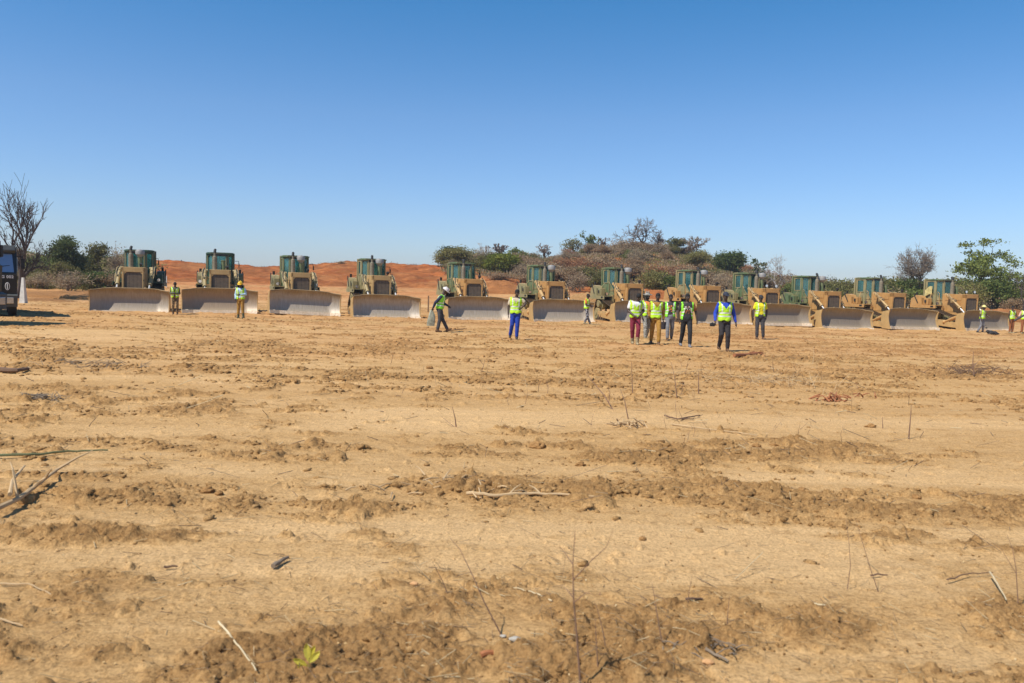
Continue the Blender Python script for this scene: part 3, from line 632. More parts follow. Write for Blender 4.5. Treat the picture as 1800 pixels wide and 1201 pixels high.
def blade_mat(name='blade_steel', c1=(.30, .25, .185), c2=(.44, .38, .30)):
    m, nt, b = newmat(name); tc = N(nt, "ShaderNodeTexCoord"); sp = N(nt, "ShaderNodeSeparateXYZ"); nt.links.new(tc.outputs["Object"], sp.inputs[0])
    oi = N(nt, "ShaderNodeObjectInfo"); mp = N(nt, "ShaderNodeVectorMath", operation='ADD'); cx = N(nt, "ShaderNodeCombineXYZ"); nt.links.new(mathn(nt, 'MULTIPLY', oi.outputs["Random"], 50), cx.inputs[0]); nt.links.new(tc.outputs["Object"], mp.inputs[0]); nt.links.new(cx.outputs[0], mp.inputs[1])
    t = noise_tex(nt, 1.2, 6, .6); nt.links.new(mp.outputs[0], t.inputs["Vector"]); t2 = noise_tex(nt, 7, 5, .65, stretch=(2.2, 1, .3)); t3 = noise_tex(nt, 30, 4)
    ax = mathn(nt, 'ABSOLUTE', sp.outputs[0])
    # worn bare steel low and in the middle, old paint near the top edge and the corners
    f = mathn(nt, 'ADD', mathn(nt, 'MULTIPLY', mathn(nt, 'SUBTRACT', sp.outputs[2], 1.03), 4.5), mathn(nt, 'MULTIPLY', mathn(nt, 'SUBTRACT', t.outputs[0], .5), 1.6))
    f = mathn(nt, 'ADD', f, mathn(nt, 'MULTIPLY', mathn(nt, 'MAXIMUM', mathn(nt, 'SUBTRACT', ax, 1.55), 0), 1.2), True)
    steel = ramp(nt, t2.outputs[0], [(.3, c1), (.7, c2)]).outputs[0]; steel = mixc(nt, mathn(nt, 'MULTIPLY', oi.outputs['Random'], .5), steel, (.27, .21, .14))
    dirt = mathn(nt, 'MULTIPLY', mathn(nt, 'SUBTRACT', .34, sp.outputs[2]), 2.4, True)
    steel = mixc(nt, dirt, steel, (.50, .37, .22)); pa = ramp(nt, t2.outputs[0], [(.35, (.22, .145, .06)), (.65, (.36, .25, .11))]).outputs[0]
    nt.links.new(mixc(nt, f, steel, pa), b.inputs["Base Color"]); nt.links.new(mathn(nt, 'MULTIPLY', mathn(nt, 'SUBTRACT', 1.0, mathn(nt, 'MAXIMUM', f, dirt)), .10), b.inputs["Metallic"])
    b.inputs["Roughness"].default_value = .46; bump(nt, b, t3.outputs[0], .1, .01); return m
M_BLADE = blade_mat(); M_BLADE2 = blade_mat('blade_steel_brown', (.27, .19, .115), (.36, .26, .165)); M_BLADE3 = blade_mat('blade_steel_dark', (.18, .145, .108), (.26, .215, .160)); M_EDGE = simple("cutting_edge_steel", (.62, .50, .36), .6, .1, .3, 9, dust=.35)

def panel(mb, P, Q, z0, z1, hole, t=.05):
    """wall of thickness t from P to Q (plan points) with a rectangular hole (u0,u1,w0,w1) in 0..1 along / metres up"""
    P = Vector((*P, 0)); Q = Vector((*Q, 0)); d = Q - P; L = d.length; d.normalize(); rot = Matrix.Rotation(math.atan2(d.y, d.x), 3, 'Z')
    def seg(u0, u1, a, b_):
        if u1 - u0 < .004 or b_ - a < .004: return
        c = P + d * (u0 + u1) / 2; mb.box((c.x, c.y, (a + b_) / 2), (u1 - u0, t, b_ - a), rot)
    if hole is None: seg(0, L, z0, z1); return
    u0, u1, w0, w1 = hole; u0 *= L; u1 *= L
    seg(0, L, z0, w0); seg(0, L, w1, z1); seg(0, u0, w0, w1); seg(u1, L, w0, w1)
def rim(mb, P, Q, hole):
    P = Vector((*P, 0)); Q = Vector((*Q, 0)); d = Q - P; L = d.length; u0, u1, w0, w1 = hole; n_ = Vector((d.y, -d.x, 0)).normalized(); n_ = n_ if (P + Q).dot(n_) * 1.0 - 2 * n_.y * .6 > 0 else -n_; n_ = n_ * .03
    a = P + d * u0 + n_; b_ = P + d * u1 + n_; z = Vector((0, 0, 1))
    mb.tube([a + z * w0, b_ + z * w0, b_ + z * w1, a + z * w1, a + z * w0], .030, 4)
def glass(P, Q, hole, parent, name, diag=0):
    P = Vector((*P, 0)); Q = Vector((*Q, 0)); d = Q - P; L = d.length; d.normalize(); u0, u1, w0, w1 = hole
    a = P + d * (u0 * L - .01); b_ = P + d * (u1 * L + .01); nrm = Vector((d.y, -d.x, 0)) * .006; w0 -= .01; w1 += .01
    ring = [(a, w0), (b_, w0), (b_, w1), (a, w1)]
    if diag == 1: ring = [(a + (b_ - a) * .62, w0), (b_, w0 + .12), (b_, w1), (a, w1), (a, w0 + .5)]
    if diag == -1: ring = [(b_ - (b_ - a) * .62, w0), (b_, w0 + .5), (b_, w1), (a, w1), (a, w0 + .12)]
    vs = [Vector((p.x, p.y, z)) + nrm for p, z in ring] + [Vector((p.x, p.y, z)) - nrm for p, z in ring]; n = len(ring)
    m = MB(); m.add(vs, [tuple(range(n)), tuple(range(2 * n - 1, n - 1, -1))] + [(i, i + n, (i + 1) % n + n, (i + 1) % n) for i in range(n)])
    return m.build(name, M_GLASS, parent)

def hull_path(circles, n=70):
    """points of a belt round circles (cy, cz, r), convex order given clockwise"""
    pts = []
    for i, (y, z, r) in enumerate(circles):
        for k in range(48):
            a = 2 * math.pi * k / 48; pts.append((y + r * math.cos(a), z + r * math.sin(a)))
    pts = sorted(set(pts)); 
    def half(ps):
        h = []
        for p in ps:
            while len(h) >= 2 and (h[-1][0] - h[-2][0]) * (p[1] - h[-2][1]) - (h[-1][1] - h[-2][1]) * (p[0] - h[-2][0]) <= 0: h.pop()
            h.append(p)
        return h
    lo = half(pts); up = half(pts[::-1]); H = lo[:-1] + up[:-1]
    d = [0]
    for i in range(len(H)): d.append(d[-1] + math.dist(H[i], H[(i + 1) % len(H)]))
    out = []
    for k in range(n):
        t = d[-1] * k / n; i = max(j for j in range(len(d)) if d[j] <= t + 1e-9); i = min(i, len(H) - 1)
        a, b_ = H[i], H[(i + 1) % len(H)]; L = max(1e-9, d[i + 1] - d[i]); w = (t - d[i]) / L
        tx, tz = (b_[0] - a[0]) / L, (b_[1] - a[1]) / L; out.append((a[0] + (b_[0] - a[0]) * w, a[1] + (b_[1] - a[1]) * w, tx, tz))
    return out

def make_dozer(precleaner=True, square_hood=False):
    root = empty("bulldozer")
    # ---- blade
    m = MB(); nx, nz = 28, 14; W2 = 1.93
    def bl(u, w, back=0.0):
        x = u * W2; ax = abs(x); fw = max(0, ax - 1.36) * .58; top = 1.35 - .10 * max(0, (ax - .9) / (W2 - .9)) ** 1.3 - .02 * (ax > 1.38)
        z = w * top; y = -3.02 - fw - (.36 * ((.62 - w) / .62) ** 2.0 if w < .62 else .20 * ((w - .62) / .38) ** 1.6) + back
        return (x, y, z)
    vs = []; fs = []
    for b_ in (0, .05):
        for i in range(nx + 1):
            for j in range(nz + 1): vs.append(bl(-1 + 2 * i / nx, j / nz, b_))
    S = (nx + 1) * (nz + 1); iv = lambda i, j, s: s * S + i * (nz + 1) + j
    for s in (0, 1):
        for i in range(nx):
            for j in range(nz): fs.append((iv(i, j, s), iv(i + 1, j, s), iv(i + 1, j + 1, s), iv(i, j + 1, s)))
    for i in range(nx):
        fs.append((iv(i, 0, 0), iv(i + 1, 0, 0), iv(i + 1, 0, 1), iv(i, 0, 1))); fs.append((iv(i, nz, 0), iv(i + 1, nz, 0), iv(i + 1, nz, 1), iv(i, nz, 1)))
    for j in range(nz):
        fs.append((iv(0, j, 0), iv(0, j + 1, 0), iv(0, j + 1, 1), iv(0, j, 1))); fs.append((iv(nx, j, 0), iv(nx, j + 1, 0), iv(nx, j + 1, 1), iv(nx, j, 1)))
    m.add(vs, fs); blade = m.build("blade", M_BLADE, root, True)
    m = MB()                                      # top rail and back ribs
    tp = [bl(-1 + 2 * i / 20, 1.0) for i in range(21)]; m.tube([(p[0], p[1] + .03, p[2] + .01) for p in tp], .035, 6)
    for x in (-1.2, -.45, .45, 1.2): m.box((x, -2.86, .62), (.10, .22, 1.0))
    m.box((0, -2.88, .30), (3.3, .16, .16)); m.box((0, -2.90, .98), (3.3, .14, .14)); m.box((-1.78, -3.20, 1.17), (.12, .14, .07)); m.box((1.78, -3.20, 1.17), (.12, .14, .07))
    m.ball((-.72, -3.1, 1.36), (.08, .05, .07)); m.ball((.72, -3.1, 1.36), (.08, .05, .07)); m.build("blade_frame", P_RIM, blade, True)
    for s in (-1, 1):
        m = MB(); poly = [(bl(s, j / 10)[1] - .05 - .10 * math.sin(math.pi * j / 10), bl(s, j / 10)[2]) for j in range(11)] + [(-2.98, 1.12), (-2.86, .9), (-2.82, .3), (-2.98, .02)]
        m.prism(poly, 0, s * W2 - .022 + s * .012, s * W2 + .022 + s * .012); m.build("end_plate", P_TAN, blade)
    m = MB(); k = 14
    for i in range(k):
        a = bl(-1 + 2 * i / k, 0); b_ = bl(-1 + 2 * (i + 1) / k, 0); mid = Vector(((a[0] + b_[0]) / 2, (a[1] + b_[1]) / 2 - .045, .085)); L = math.dist(a, b_) - .008
        m.box(mid, (L, .035, .20), Matrix.Rotation(math.atan2(b_[1] - a[1], b_[0] - a[0]), 3, 'Z') @ Matrix.Rotation(R(-22), 3, 'X'), .006)
    m.build("cutting_edge", M_EDGE, blade)
    for s in (-1, 1):
        m = MB(); m.prism([(-3.50, -.02), (-3.62, -.02), (-3.60, .05), (-3.50, .20)], 0, s * 1.62, s * 1.955); m.build("end_bit", M_EDGE, blade)
    # ---- push arms, braces
    for s in (-1, 1):
        m = MB(); m.prism([(-2.95, .12), (-2.95, .50), (-1.2, .58), (-.25, .52), (-.25, .30), (-1.2, .22)], 0, s * 1.36, s * 1.54); m.tube([(s * 1.28, -.4, .42), (s * 1.58, -.4, .42)], .14, 14)
        m.box((s * 1.45, -2.92, .30), (.26, .10, .36), None, .02); m.build("push_arm", P_TAN, root)
        m = MB(); m.tube([(s * 1.50, -1.45, .50), (s * 1.50, -2.90, 1.02)], [.085, .085], 10); m.tube([(s * 1.50, -1.9, .66), (s * 1.50, -2.45, .86)], .12, 10); m.ball((s * 1.5, -1.45, .5), .13); m.build("tilt_brace", P_ORTAN, root, True)
        m = MB(); A = Vector((s * .84, -.85, 2.40)); B = Vector((s * .80, -2.80, .86)); d = (B - A)
        m.tube([A, A + d * .12], [.10, .12], 10); m.tube([A + d * .08, A + d * .60], .098, 12); m.tube([A + d * .28, A + d * .33], .14, 12); m.tube([A + d * .57, A + d * .61], .12, 12)
        m.tube([A + Vector((-s * .16, .02, -.02)), A + Vector((s * .12, .0, 0))], .09, 10); m.tube([A + d * .05 + Vector((s * .12, -.08, .1)), A + d * .3 + Vector((s * .15, -.08, .04)), A + d * .55 + Vector((s * .12, -.06, .05))], .022, 6)
        m.box(A + d * .3 + Vector((s * -.02, 0, .0)), (.26, .30, .22), None, .02); cyl = m.build("lift_cylinder", P_KHAKI, root, True)
        m = MB(); m.tube([A + d * .60, B], .048, 10); m.build("piston_rod", M_CHROME, cyl, True)
        m = MB(); m.tube([A + Vector((s * .02, -.02, .12)), A + d * .18 + Vector((s * .13, -.1, .05)), A + d * .36 + Vector((s * .02, -.1, .08))], .028, 6); m.tube([A + d * .2 + Vector((-s * .02, -.12, .02)), A + d * .33 + Vector((-s * .1, -.1, .12))], .026, 6); m.build("hydraulic_hose", M_BLACK, cyl, True)
    # ---- hood and nose
    m = MB(); m.prism([(-1.93, .95), (-1.93, 2.36), (-1.86, 2.40), (-.30, 2.46), (-.12, 2.44), (-.12, 1.1)], 0, -.50, .50)
    for s in (-1, 1):
        m.box((s * .512, -1.05, 1.55), (.02, 1.3, .7)); m.box((s * .512, -1.05, 2.12), (.02, 1.4, .26)); m.box((s * .525, -.55, 1.55), (.02, .03, .68)); m.box((s * .525, -1.2, 1.55), (.02, .03, .68))
    hood = m.build("hood", P_ORTAN, root)
    m = MB()
    m.box((-.515, -2.03, 1.70), (.11, .26, 1.46), None, .02); m.box((.515, -2.03, 1.70), (.11, .26, 1.46), None, .02); m.box((0, -2.03, 2.30), (1.14, .26, .28), None, .02); m.box((0, -2.03, 1.02), (1.14, .24, .14), None, .02)
    for s in (-1, 1): m.prism([(s * .465, 2.165), (s * .465, 2.02), (s * .33, 2.165)], 1, -2.15, -1.95)
    m.box((-.50, -2.17, 1.6), (.03, .02, 1.2)); m.box((.50, -2.17, 1.6), (.03, .02, 1.2)); ng = m.build("radiator_guard", P_ORTAN, root)
    m = MB(); m.box((0, -2.10, 1.63), (.925, .04, 1.10)); m.build("grille", M_GRILLE, ng)
    m = MB()
    m.box((.53, -2.17, 1.72), (.05, .03, .09)); m.build("hinge", M_DARKIN, ng)
    # ---- lamps on the nose, exhaust, air cleaner
    for x in (-.36, .34):
        m = MB(); m.box((x, -1.95, 2.49), (.05, .05, .16)); m.tube([(x, -1.9, 2.60), (x, -2.02, 2.60)], [.06, .10], 12); l_ = m.build("work_light", M_BLACK, root)
        m = MB(); m.tube([(x, -2.021, 2.60), (x, -2.028, 2.60)], .088, 14); m.build("lens", M_LENS, l_)
    m = MB(); m.tube([(-.30, -.72, 2.42), (-.30, -.72, 3.18)], .125, 14); m.tube([(-.30, -.72, 3.14), (-.30, -.72, 3.24)], [.125, .075], 12); m.tube([(-.30, -.72, 3.2), (-.30, -.72, 3.42)], .065, 10)
    st_ = m.build("exhaust_stack", M_PIPE, root, True); m = MB(); m.tube([(-.30, -.72, 3.40), (-.30, -.70, 3.52), (-.28, -.60, 3.60)], .075, 10); m.build("exhaust_tip", M_BLACK, st_, True)
    m = MB(); m.tube([(.16, -.62, 2.42), (.16, -.62, 2.98 if not precleaner else 3.05)], [.13, .12], 14)
    if not precleaner: m.tube([(.16, -.62, 2.95), (.16, -.62, 3.0)], .14, 14)
    ac = m.build("air_intake", P_GREEN, root, True)
    if precleaner:
        m = MB(); m.tube([(.16, -.62, 3.04), (.16, -.62, 3.12), (.16, -.62, 3.18), (.16, -.62, 3.36), (.16, -.62, 3.44), (.16, -.62, 3.47)], [.13, .16, .24, .25, .20, .06], 18); m.build("precleaner_bowl", simple("precleaner_grey", (.30, .29, .27), .55) if "precleaner_grey" not in bpy.data.materials else bpy.data.materials["precleaner_grey"], ac, True)
    # ---- cab
    A, B, C, D, E_, F_ = (-.37, -.04), (-.72, .34), (-.72, 1.16), (.72, 1.16), (.72, .34), (.37, -.04)
    zt = 3.38; m = MB()
    h_f = (.07, .93, 2.40, 3.29); h_s = (.11, .89, 2.45, 3.27); h_r = (.07, .93, 2.35, 3.27); h_d = (.12, .88, 1.98, 3.28)
    panel(m, A, F_, 1.7, zt, h_f); panel(m, B, C, 1.6, zt, h_s); panel(m, E_, D, 1.6, zt, h_s); panel(m, C, D, 1.6, zt, h_r)
    for p in (A, B, C, D, E_, F_): m.tube([(*p, 1.6), (*p, zt)], .055, 8)
    m.box((0, .75, 1.62), (1.44, .9, .06))
    for s in (-1, 1): m.box((s * .74, 1.30, 2.55), (.14, .12, 1.8), None, .02)
    cab = m.build("cab", P_GREEN, root)
    glass(A, F_, h_f, cab, "windshield"); glass(B, C, h_s, cab, "side_window"); glass(E_, D, h_s, cab, "side_window"); glass(C, D, h_r, cab, "rear_window")
    m = MB(); m.prism([(-.54, -.11), (-.79, .20), (-.79, 1.34), (.79, 1.34), (.79, .20), (.54, -.11)], 2, zt, zt + .06); m.prism([(-.50, .0), (-.72, .30), (-.72, 1.25), (.72, 1.25), (.72, .30), (.50, .0)], 2, zt + .06, zt + .09)
    rf = m.build("roof", P_GREEN, cab)
    m = MB(); m.box((0, -.08, 3.33), (.74, .08, .12), None, .02); m.build("sun_visor", M_DARKIN, cab)
    
    for a_, b_, h_ in ((A, F_, h_f), (B, C, h_s), (E_, D, h_s)): m = MB(); rim(m, a_, b_, h_); m.build("window_trim", P_KHAKI, cab)
    m = MB(); m.box((0, .80, 2.12), (.5, .5, .14), None, .04); m.box((0, 1.02, 2.40), (.40, .10, .50), None, .04, ); m.box((.36, .7, 2.25), (.12, .5, .10)); m.box((-.36, .7, 2.25), (.12, .5, .10)); m.box((0, .2, 2.1), (.5, .2, .4), None, .03); m.build("seat", M_BLACK, cab)
    for s, P, Q in ((-1, A, B), (1, F_, E_)):
        m = MB(); u = 1 if s < 0 else 1
        panel(m, P, Q, 1.62, zt, h_d); Pv = Vector((*P, 0)); Qv = Vector((*Q, 0)); dd = (Qv - Pv); L = dd.length
        # solid lower rear corner: the pane is cut diagonally
        for k in range(6):
            t0 = .88 - .60 * (1 - k / 6) ; zz = 1.98 + .5 * k / 6
            a_ = Pv + dd * (t0); b_ = Pv + dd * .88; c_ = (a_ + b_) / 2
            if (b_ - a_).length > .01: m.box((c_.x, c_.y, zz + .042), ((b_ - a_).length, .045, .083), Matrix.Rotation(math.atan2(dd.y, dd.x), 3, 'Z'))
        dr = m.build("door", P_GREEN, root)
        glass(P, Q, h_d, dr, "door_window", 0); mm = MB(); rim(mm, P, Q, h_d); mm.build("door_trim", P_KHAKI, dr)
        m = MB(); off = Vector((dd.y, -dd.x, 0)).normalized() * .06; off = off if off.x * s > 0 else -off
        a_ = Pv + dd * .84 + off; b_ = Pv + dd * .25 + off; m.tube([(a_.x, a_.y, 2.5), (b_.x, b_.y, 2.02)], .022, 6); m.tube([(a_.x, a_.y, 1.9), (a_.x, a_.y, 2.4)], .018, 6); m.build("grab_rail", P_KHAKI, dr)
    # mirrors / antenna
    m = MB(); m.tube([(.82, .5, 3.0), (1.02, .3, 3.0), (1.02, .3, 2.85)], .015, 6); m.box((1.04, .3, 2.75), (.05, .16, .24), None, .01); m.build("mirror", M_BLACK, root)
    # ---- body, fenders, tanks
    m = MB(); m.prism([(-.12, .75), (-.12, 1.70), (1.9, 1.70), (1.9, .75)], 0, -.60, .60); m.box((0, -1.1, .85), (.95, 1.9, .35)); m.build("main_frame", P_KHAKI, root)
    for s in (-1, 1):
        m = MB(); m.box((s * 1.02, .80, 1.60), (.56, 2.35, .05)); m.prism([(-.38, 1.40), (-.38, 1.62), (1.98, 1.62), (1.98, 1.40)], 0, s * 1.28, s * 1.32)
        m.prism([(-.38, 1.05), (-.38, 1.58), (.10, 1.58), (.10, 1.05)], 0, s * .60, s * .74)
        fe = m.build("fender", P_KHAKI, root)
        m = MB(); m.box((s * 1.325, -.05, 1.52), (.012, .26, .11)); [m.box((s * 1.335, -.13 + .08 * i, 1.52), (.012, .03, .09)) for i in range(3)]; m.build("fender_vent", M_DARKIN, fe)
        m = MB(); m.prism([(.95, 1.625), (.98, 2.10), (1.06, 2.24), (1.50, 2.30), (1.96, 2.05), (2.02, 1.625)], 0, s * .86, s * 1.28); m.box((s * 1.07, .62, 1.86), (.34, .42, .46), None, .04)
        tk = m.build("fuel_tank", P_KHAKI, root)
        m = MB(); m.tube([(s * 1.12, 1.62, 2.25), (s * 1.12, 1.62, 2.52)], .07, 10); m.build("filler_neck", M_DARKIN, tk)
        m = MB(); m.tube([(s * 1.30, 1.30, 1.75), (s * 1.30, 1.62, 2.22), (s * 1.28, 1.75, 2.38)], .035, 6); m.build("ladder_rail", M_DARKIN, tk)
        m = MB(); m.box((s * 1.285, .62, 1.88), (.02, .14, .2)); m.build("latch_plate", M_DARKIN, tk)
        m = MB(); m.box((s * 1.1, -.25, 1.69), (.05, .05, .12)); m.tube([(s * 1.1, -.22, 1.76), (s * 1.1, -.33, 1.76)], [.06, .10], 12); l_ = m.build("work_light", M_BLACK, root)
        m = MB(); m.tube([(s * 1.1, -.331, 1.76), (s * 1.1, -.338, 1.76)], .088, 14); m.build("lens", M_LENS, l_)
        m = MB(); m.tube([(s * .95, -.30, 1.62), (s * .95, -.30, 2.45), (s * .88, -.05, 2.55)], .02, 6); m.tube([(s * 1.24, .2, 1.62), (s * 1.24, .2, 2.2), (s * .9, .5, 2.45)], .018, 6); m.build("handrail", P_KHAKI, root)
        # ---- tracks
        path = hull_path([(-1.62, .46, .40), (1.28, .46, .40), (.62, 1.10, .40)], 58); m = MB()
        for (y, z, ty, tz) in path:
            a = math.atan2(tz, ty); rot = Matrix.Rotation(a, 3, 'X'); m.box((s * 1.0, y, z), (.56, .135, .035), rot)
            nrm = Vector((0, tz, -ty)); m.box(Vector((s * 1.0, y, z)) + nrm * .045, (.56, .03, .06), rot)
            m.box(Vector((s * 1.0, y, z)) - nrm * .05, (.20, .15, .07), rot)
        tr = m.build("track", M_TRACK, root)
        m = MB(); m.tube([(s * .86, -1.62, .46), (s * 1.14, -1.62, .46)], .36, 24); m.tube([(s * .82, -1.62, .46), (s * 1.18, -1.62, .46)], .16, 14); m.build("idler", P_KHAKI, tr)
        m = MB(); m.tube([(s * .86, 1.28, .46), (s * 1.14, 1.28, .46)], .36, 24); m.tube([(s * .82, 1.28, .46), (s * 1.18, 1.28, .46)], .16, 14); m.build("idler", P_KHAKI, tr)
        m = MB(); m.tube([(s * .90, .62, 1.10), (s * 1.10, .62, 1.10)], .38, 24); m.tube([(s * .70, .62, 1.10), (s * 1.29, .62, 1.10)], [.27, .24], 18)
        for i in range(10): a = i * .628; m.tube([(s * 1.285, .62 + .18 * math.cos(a), 1.10 + .18 * math.sin(a)), (s * 1.31, .62 + .18 * math.cos(a), 1.10 + .18 * math.sin(a))], .022, 6)
        m.build("sprocket", P_KHAKI, tr)
        m = MB(); m.box((s * 1.0, -.15, .50), (.30, 2.3, .26), None, .03); m.build("track_frame", P_TAN, tr)
        for y in (-1.1, -.72, -.34, .04, .42, .80): m = MB(); m.tube([(s * .84, y, .25), (s * 1.16, y, .25)], .13, 14); m.build("roller", M_TRACK, tr)
    # ---- ripper frame at the back
    m = MB(); m.box((0, 2.25, .95), (1.3, .25, .25), None, .03); [m.box((x, 2.1, 1.1), (.14, .6, .2)) for x in (-.45, .45)]; [m.prism([(2.2, .8), (2.2, 1.3), (2.38, 1.3), (2.38, .5), (2.15, .25)], 0, x - .04, x + .04) for x in (-.5, 0, .5)]; m.build("ripper", P_TAN, root)
    return root

DOZ = [ # blade centre px, yaw, hood, cab, body, precleaner, blade roll, blade bottom py, label
 (230, 18, 'T', 'D', 'D', 1, 0.0, 550, "leftmost bulldozer, dark green cab, grey bowl on its intake, broad worn blade"),
 (387, 20, 'T', 'D', 'K', 0, 0.0, 556, "second bulldozer from the left, blue-green cab, no bowl on its intake pipe"),
 (534, 23, 'T', 'G', 'K', 1, -2.6, 560, "third bulldozer from the left, green cab, blade tilted down to the right"),
 (677, 22, 'T', 'K', 'K', 1, 0.0, 562, "fourth bulldozer from the left, sandy khaki cab with pale intake bowl"),
 (840, 19, 'O', 'G', 'K', 0, 0.0, 570, "fifth bulldozer from the left, plain green intake pipe, behind the white-helmeted man"),
 (986, 17, 'O', 'G', 'K', 1, 0.0, 572, "sixth bulldozer from the left, behind the man in bright blue trousers"),
 (1126, 17, 'O', 'G', 'K', 1, 0.0, 574, "seventh bulldozer, its track and rollers showing, partly behind the walking group"),
 (1265, 17, 'O', 'K', 'O', 1, 0.0, 577, "eighth bulldozer, orange-tan tank and fender, behind the man in royal blue sleeves"),
 (1370, 16, 'O', 'G', 'K', 1, 0.0, 579, "ninth bulldozer, two lamps on its hood, behind the man in yellow t-shirt"),
 (1480, 16, 'O', 'G', 'G', 1, -.6, 581, "tenth bulldozer, entirely green cab, body and tank under an orange-tan hood"),
 (1596, 16, 'O', 'K', 'O', 0, -.6, 582, "eleventh bulldozer, second from the right, tan body and tan door frames"),
 (1725, 16, 'O', 'K', 'O', 0, 0.0, 583, "rightmost bulldozer, with a yellow cloth in its rear side window"),
]
proto1 = make_dozer(True); proto0 = make_dozer(False)
PAL = {'T': P_TAN, 'O': P_ORTAN, 'D': P_DKGREEN, 'G': P_GREEN, 'K': P_KHAKI}
def own(o, mat):
    o.material_slots[0].link = 'OBJECT'; o.material_slots[0].material = mat
used = {}
DPOS = []; toggle = []
for i, (px, yaw, hc, cc, bc, pre, roll, pyb, lab) in enumerate(DOZ):
    src = proto1 if pre else proto0
    if src not in used: d = src; used[src] = 1
    else: d = copy_tree(src)
    d['_n'] = i
    s = 32.6 - (px - 230) * 6.3 / 1450; Yc = F_PX / s
    # blade centre (local y = -3.1) goes to depth Yc
    X = atY(px, pyb, Yc).x; th = R(yaw); ox = X - math.sin(th) * 3.1; oy = Yc + math.cos(th) * 3.1
    zg = mz(X, Yc); d.location = (ox, oy, zg - .04); d.rotation_euler = (0, 0, th); vr = random.Random(40 + i); roll = roll + vr.uniform(-.7, .7); DPOS.append((ox, oy, zg, th))
    tag(d, lab, "bulldozer", "bulldozers parked in a row facing the field"); del d['_n']
    for ch in children_of(d):
        n = ch.name.split('.')[0]
        if n in ('hood', 'radiator_guard'): own(ch, PAL[hc])
        if n in ('cab', 'door'):
            own(ch, PAL[cc])
            for c2 in children_of(ch):
                if c2.name.startswith('roof'): own(c2, PAL['G' if cc == 'K' else cc])
                if c2.name.startswith('grab'): own(c2, PAL['K' if cc != 'D' else 'D'])
        if n in ('fender', 'fuel_tank', 'main_frame', 'handrail'): own(ch, PAL[bc] if n != 'main_frame' else PAL['G' if bc in 'GD' else 'K'])
        if n == 'lift_cylinder': own(ch, PAL['K' if i < 4 else 'T'])
        if n == 'air_intake': own(ch, PAL['G'])
        if n == 'work_light' and abs(ch.data.vertices[0].co.x) < .5 and i not in (8, 11): toggle.append(ch)
        if n == 'blade': own(ch, [M_BLADE, M_BLADE2, M_BLADE, M_BLADE, M_BLADE, M_BLADE, M_BLADE, M_BLADE2, M_BLADE3, M_BLADE3, M_BLADE3, M_BLADE3][i])
        if n == 'blade': ch.rotation_euler = (R(vr.uniform(-1.5, 1.5)), R(-roll), 0); ch.location.z = vr.uniform(-.02, .05)
for ch in toggle:                                # most machines keep one lamp only, turned away
    if ch.data.vertices[0].co.x < 0:
        for c2 in children_of(ch): bpy.data.objects.remove(c2)
        bpy.data.objects.remove(ch)
    else:
        ch.matrix_basis = Matrix.Translation((.34, -1.95, 0)) @ Matrix.Rotation(R(115), 4, 'Z') @ Matrix.Translation((-.34, 1.95, 0))
bpy.context.view_layer.update()
# yellow cloth in the rear side window of the last machine
ox, oy, zg, th = DPOS[-1]; Mx = Matrix.Translation((ox, oy, zg)) @ Matrix.Rotation(th, 4, 'Z')
m = MB(); nx, nz = 10, 8; vs = []
for k in (0, 1):
    for i in range(nx + 1):
        for j in range(nz + 1): u = i / nx; w = j / nz; vs.append((-.86 - .03 * math.sin(u * 9 + w * 3) - .012 * k, .46 + .70 * u, 2.28 + .60 * w * (1 - .25 * u) + .08 * math.sin(u * 5)))
S = (nx + 1) * (nz + 1); fs = []
for k in (0, 1):
    for i in range(nx):
        for j in range(nz): a = k * S + i * (nz + 1) + j; fs.append((a, a + nz + 1, a + nz + 2, a + 1))
m.add(vs, fs); m.v = [tuple(Mx @ Vector(p)) for p in m.v]
tag(m.build("cloth", simple("yellow_cloth", (.62, .50, .20), .9, 0, .35, 8), None, True), "pale yellow cloth hanging in the rear side window of the rightmost bulldozer", "cloth")
# ------------------------------------------------------------------ people
def cmat(name, col, **k): return simple("cloth_" + name, col, .9, 0, k.get('var', .25), k.get('scale', 9))
SKIN = simple("skin_dark", (.065, .038, .026), .55, 0, .15, 12); HAIR = simple("hair_black", (.010, .009, .009), .9)
VEST_Y = simple("vest_yellow", (.50, .83, .02), .7, 0, .12, 12); VEST_G = simple("vest_green", (.27, .78, .03), .7, 0, .12, 12); SILV = simple("vest_reflective", (.72, .76, .66), .35, .15, .08)
CM = {k: cmat(k, v) for k, v in dict(cream=(.60, .50, .34), navy=(.022, .032, .07), blue=(.014, .048, .34), royal=(.02, .06, .44), darkgrey=(.060, .058, .062), grey=(.20, .20, .21), black=(.018, .018, .02),
      mustard=(.38, .20, .035), rust=(.30, .105, .035), maroon=(.22, .022, .045), white=(.74, .73, .72), lightblue=(.42, .58, .70), yellow=(.80, .68, .02), orange=(.75, .24, .05), olive=(.10, .105, .055),
      green=(.015, .16, .09), brown=(.14, .075, .035), charcoal=(.042, .036, .036), pink=(.62, .36, .28), khaki=(.34, .27, .15)).items()}
def camo(name, a, b_, c_):
    m, nt, b = newmat(name); t = noise_tex(nt, 14, 2, .4); r = ramp(nt, t.outputs[0], [(.40, a), (.5, b_), (.60, c_)]); r.color_ramp.interpolation = 'CONSTANT'
    nt.links.new(r.outputs[0], b.inputs["Base Color"]); b.inputs["Roughness"].default_value = .9; return m
CM['camo_bw'] = camo("cloth_camo_black_white", (.03, .03, .035), (.45, .42, .42), (.10, .10, .11)); CM['camo_br'] = camo("cloth_camo_brown", (.10, .06, .03), (.26, .18, .09), (.07, .06, .03)); CM['camo_gr'] = camo("cloth_camo_grey", (.20, .19, .16), (.36, .34, .29), (.12, .12, .10))

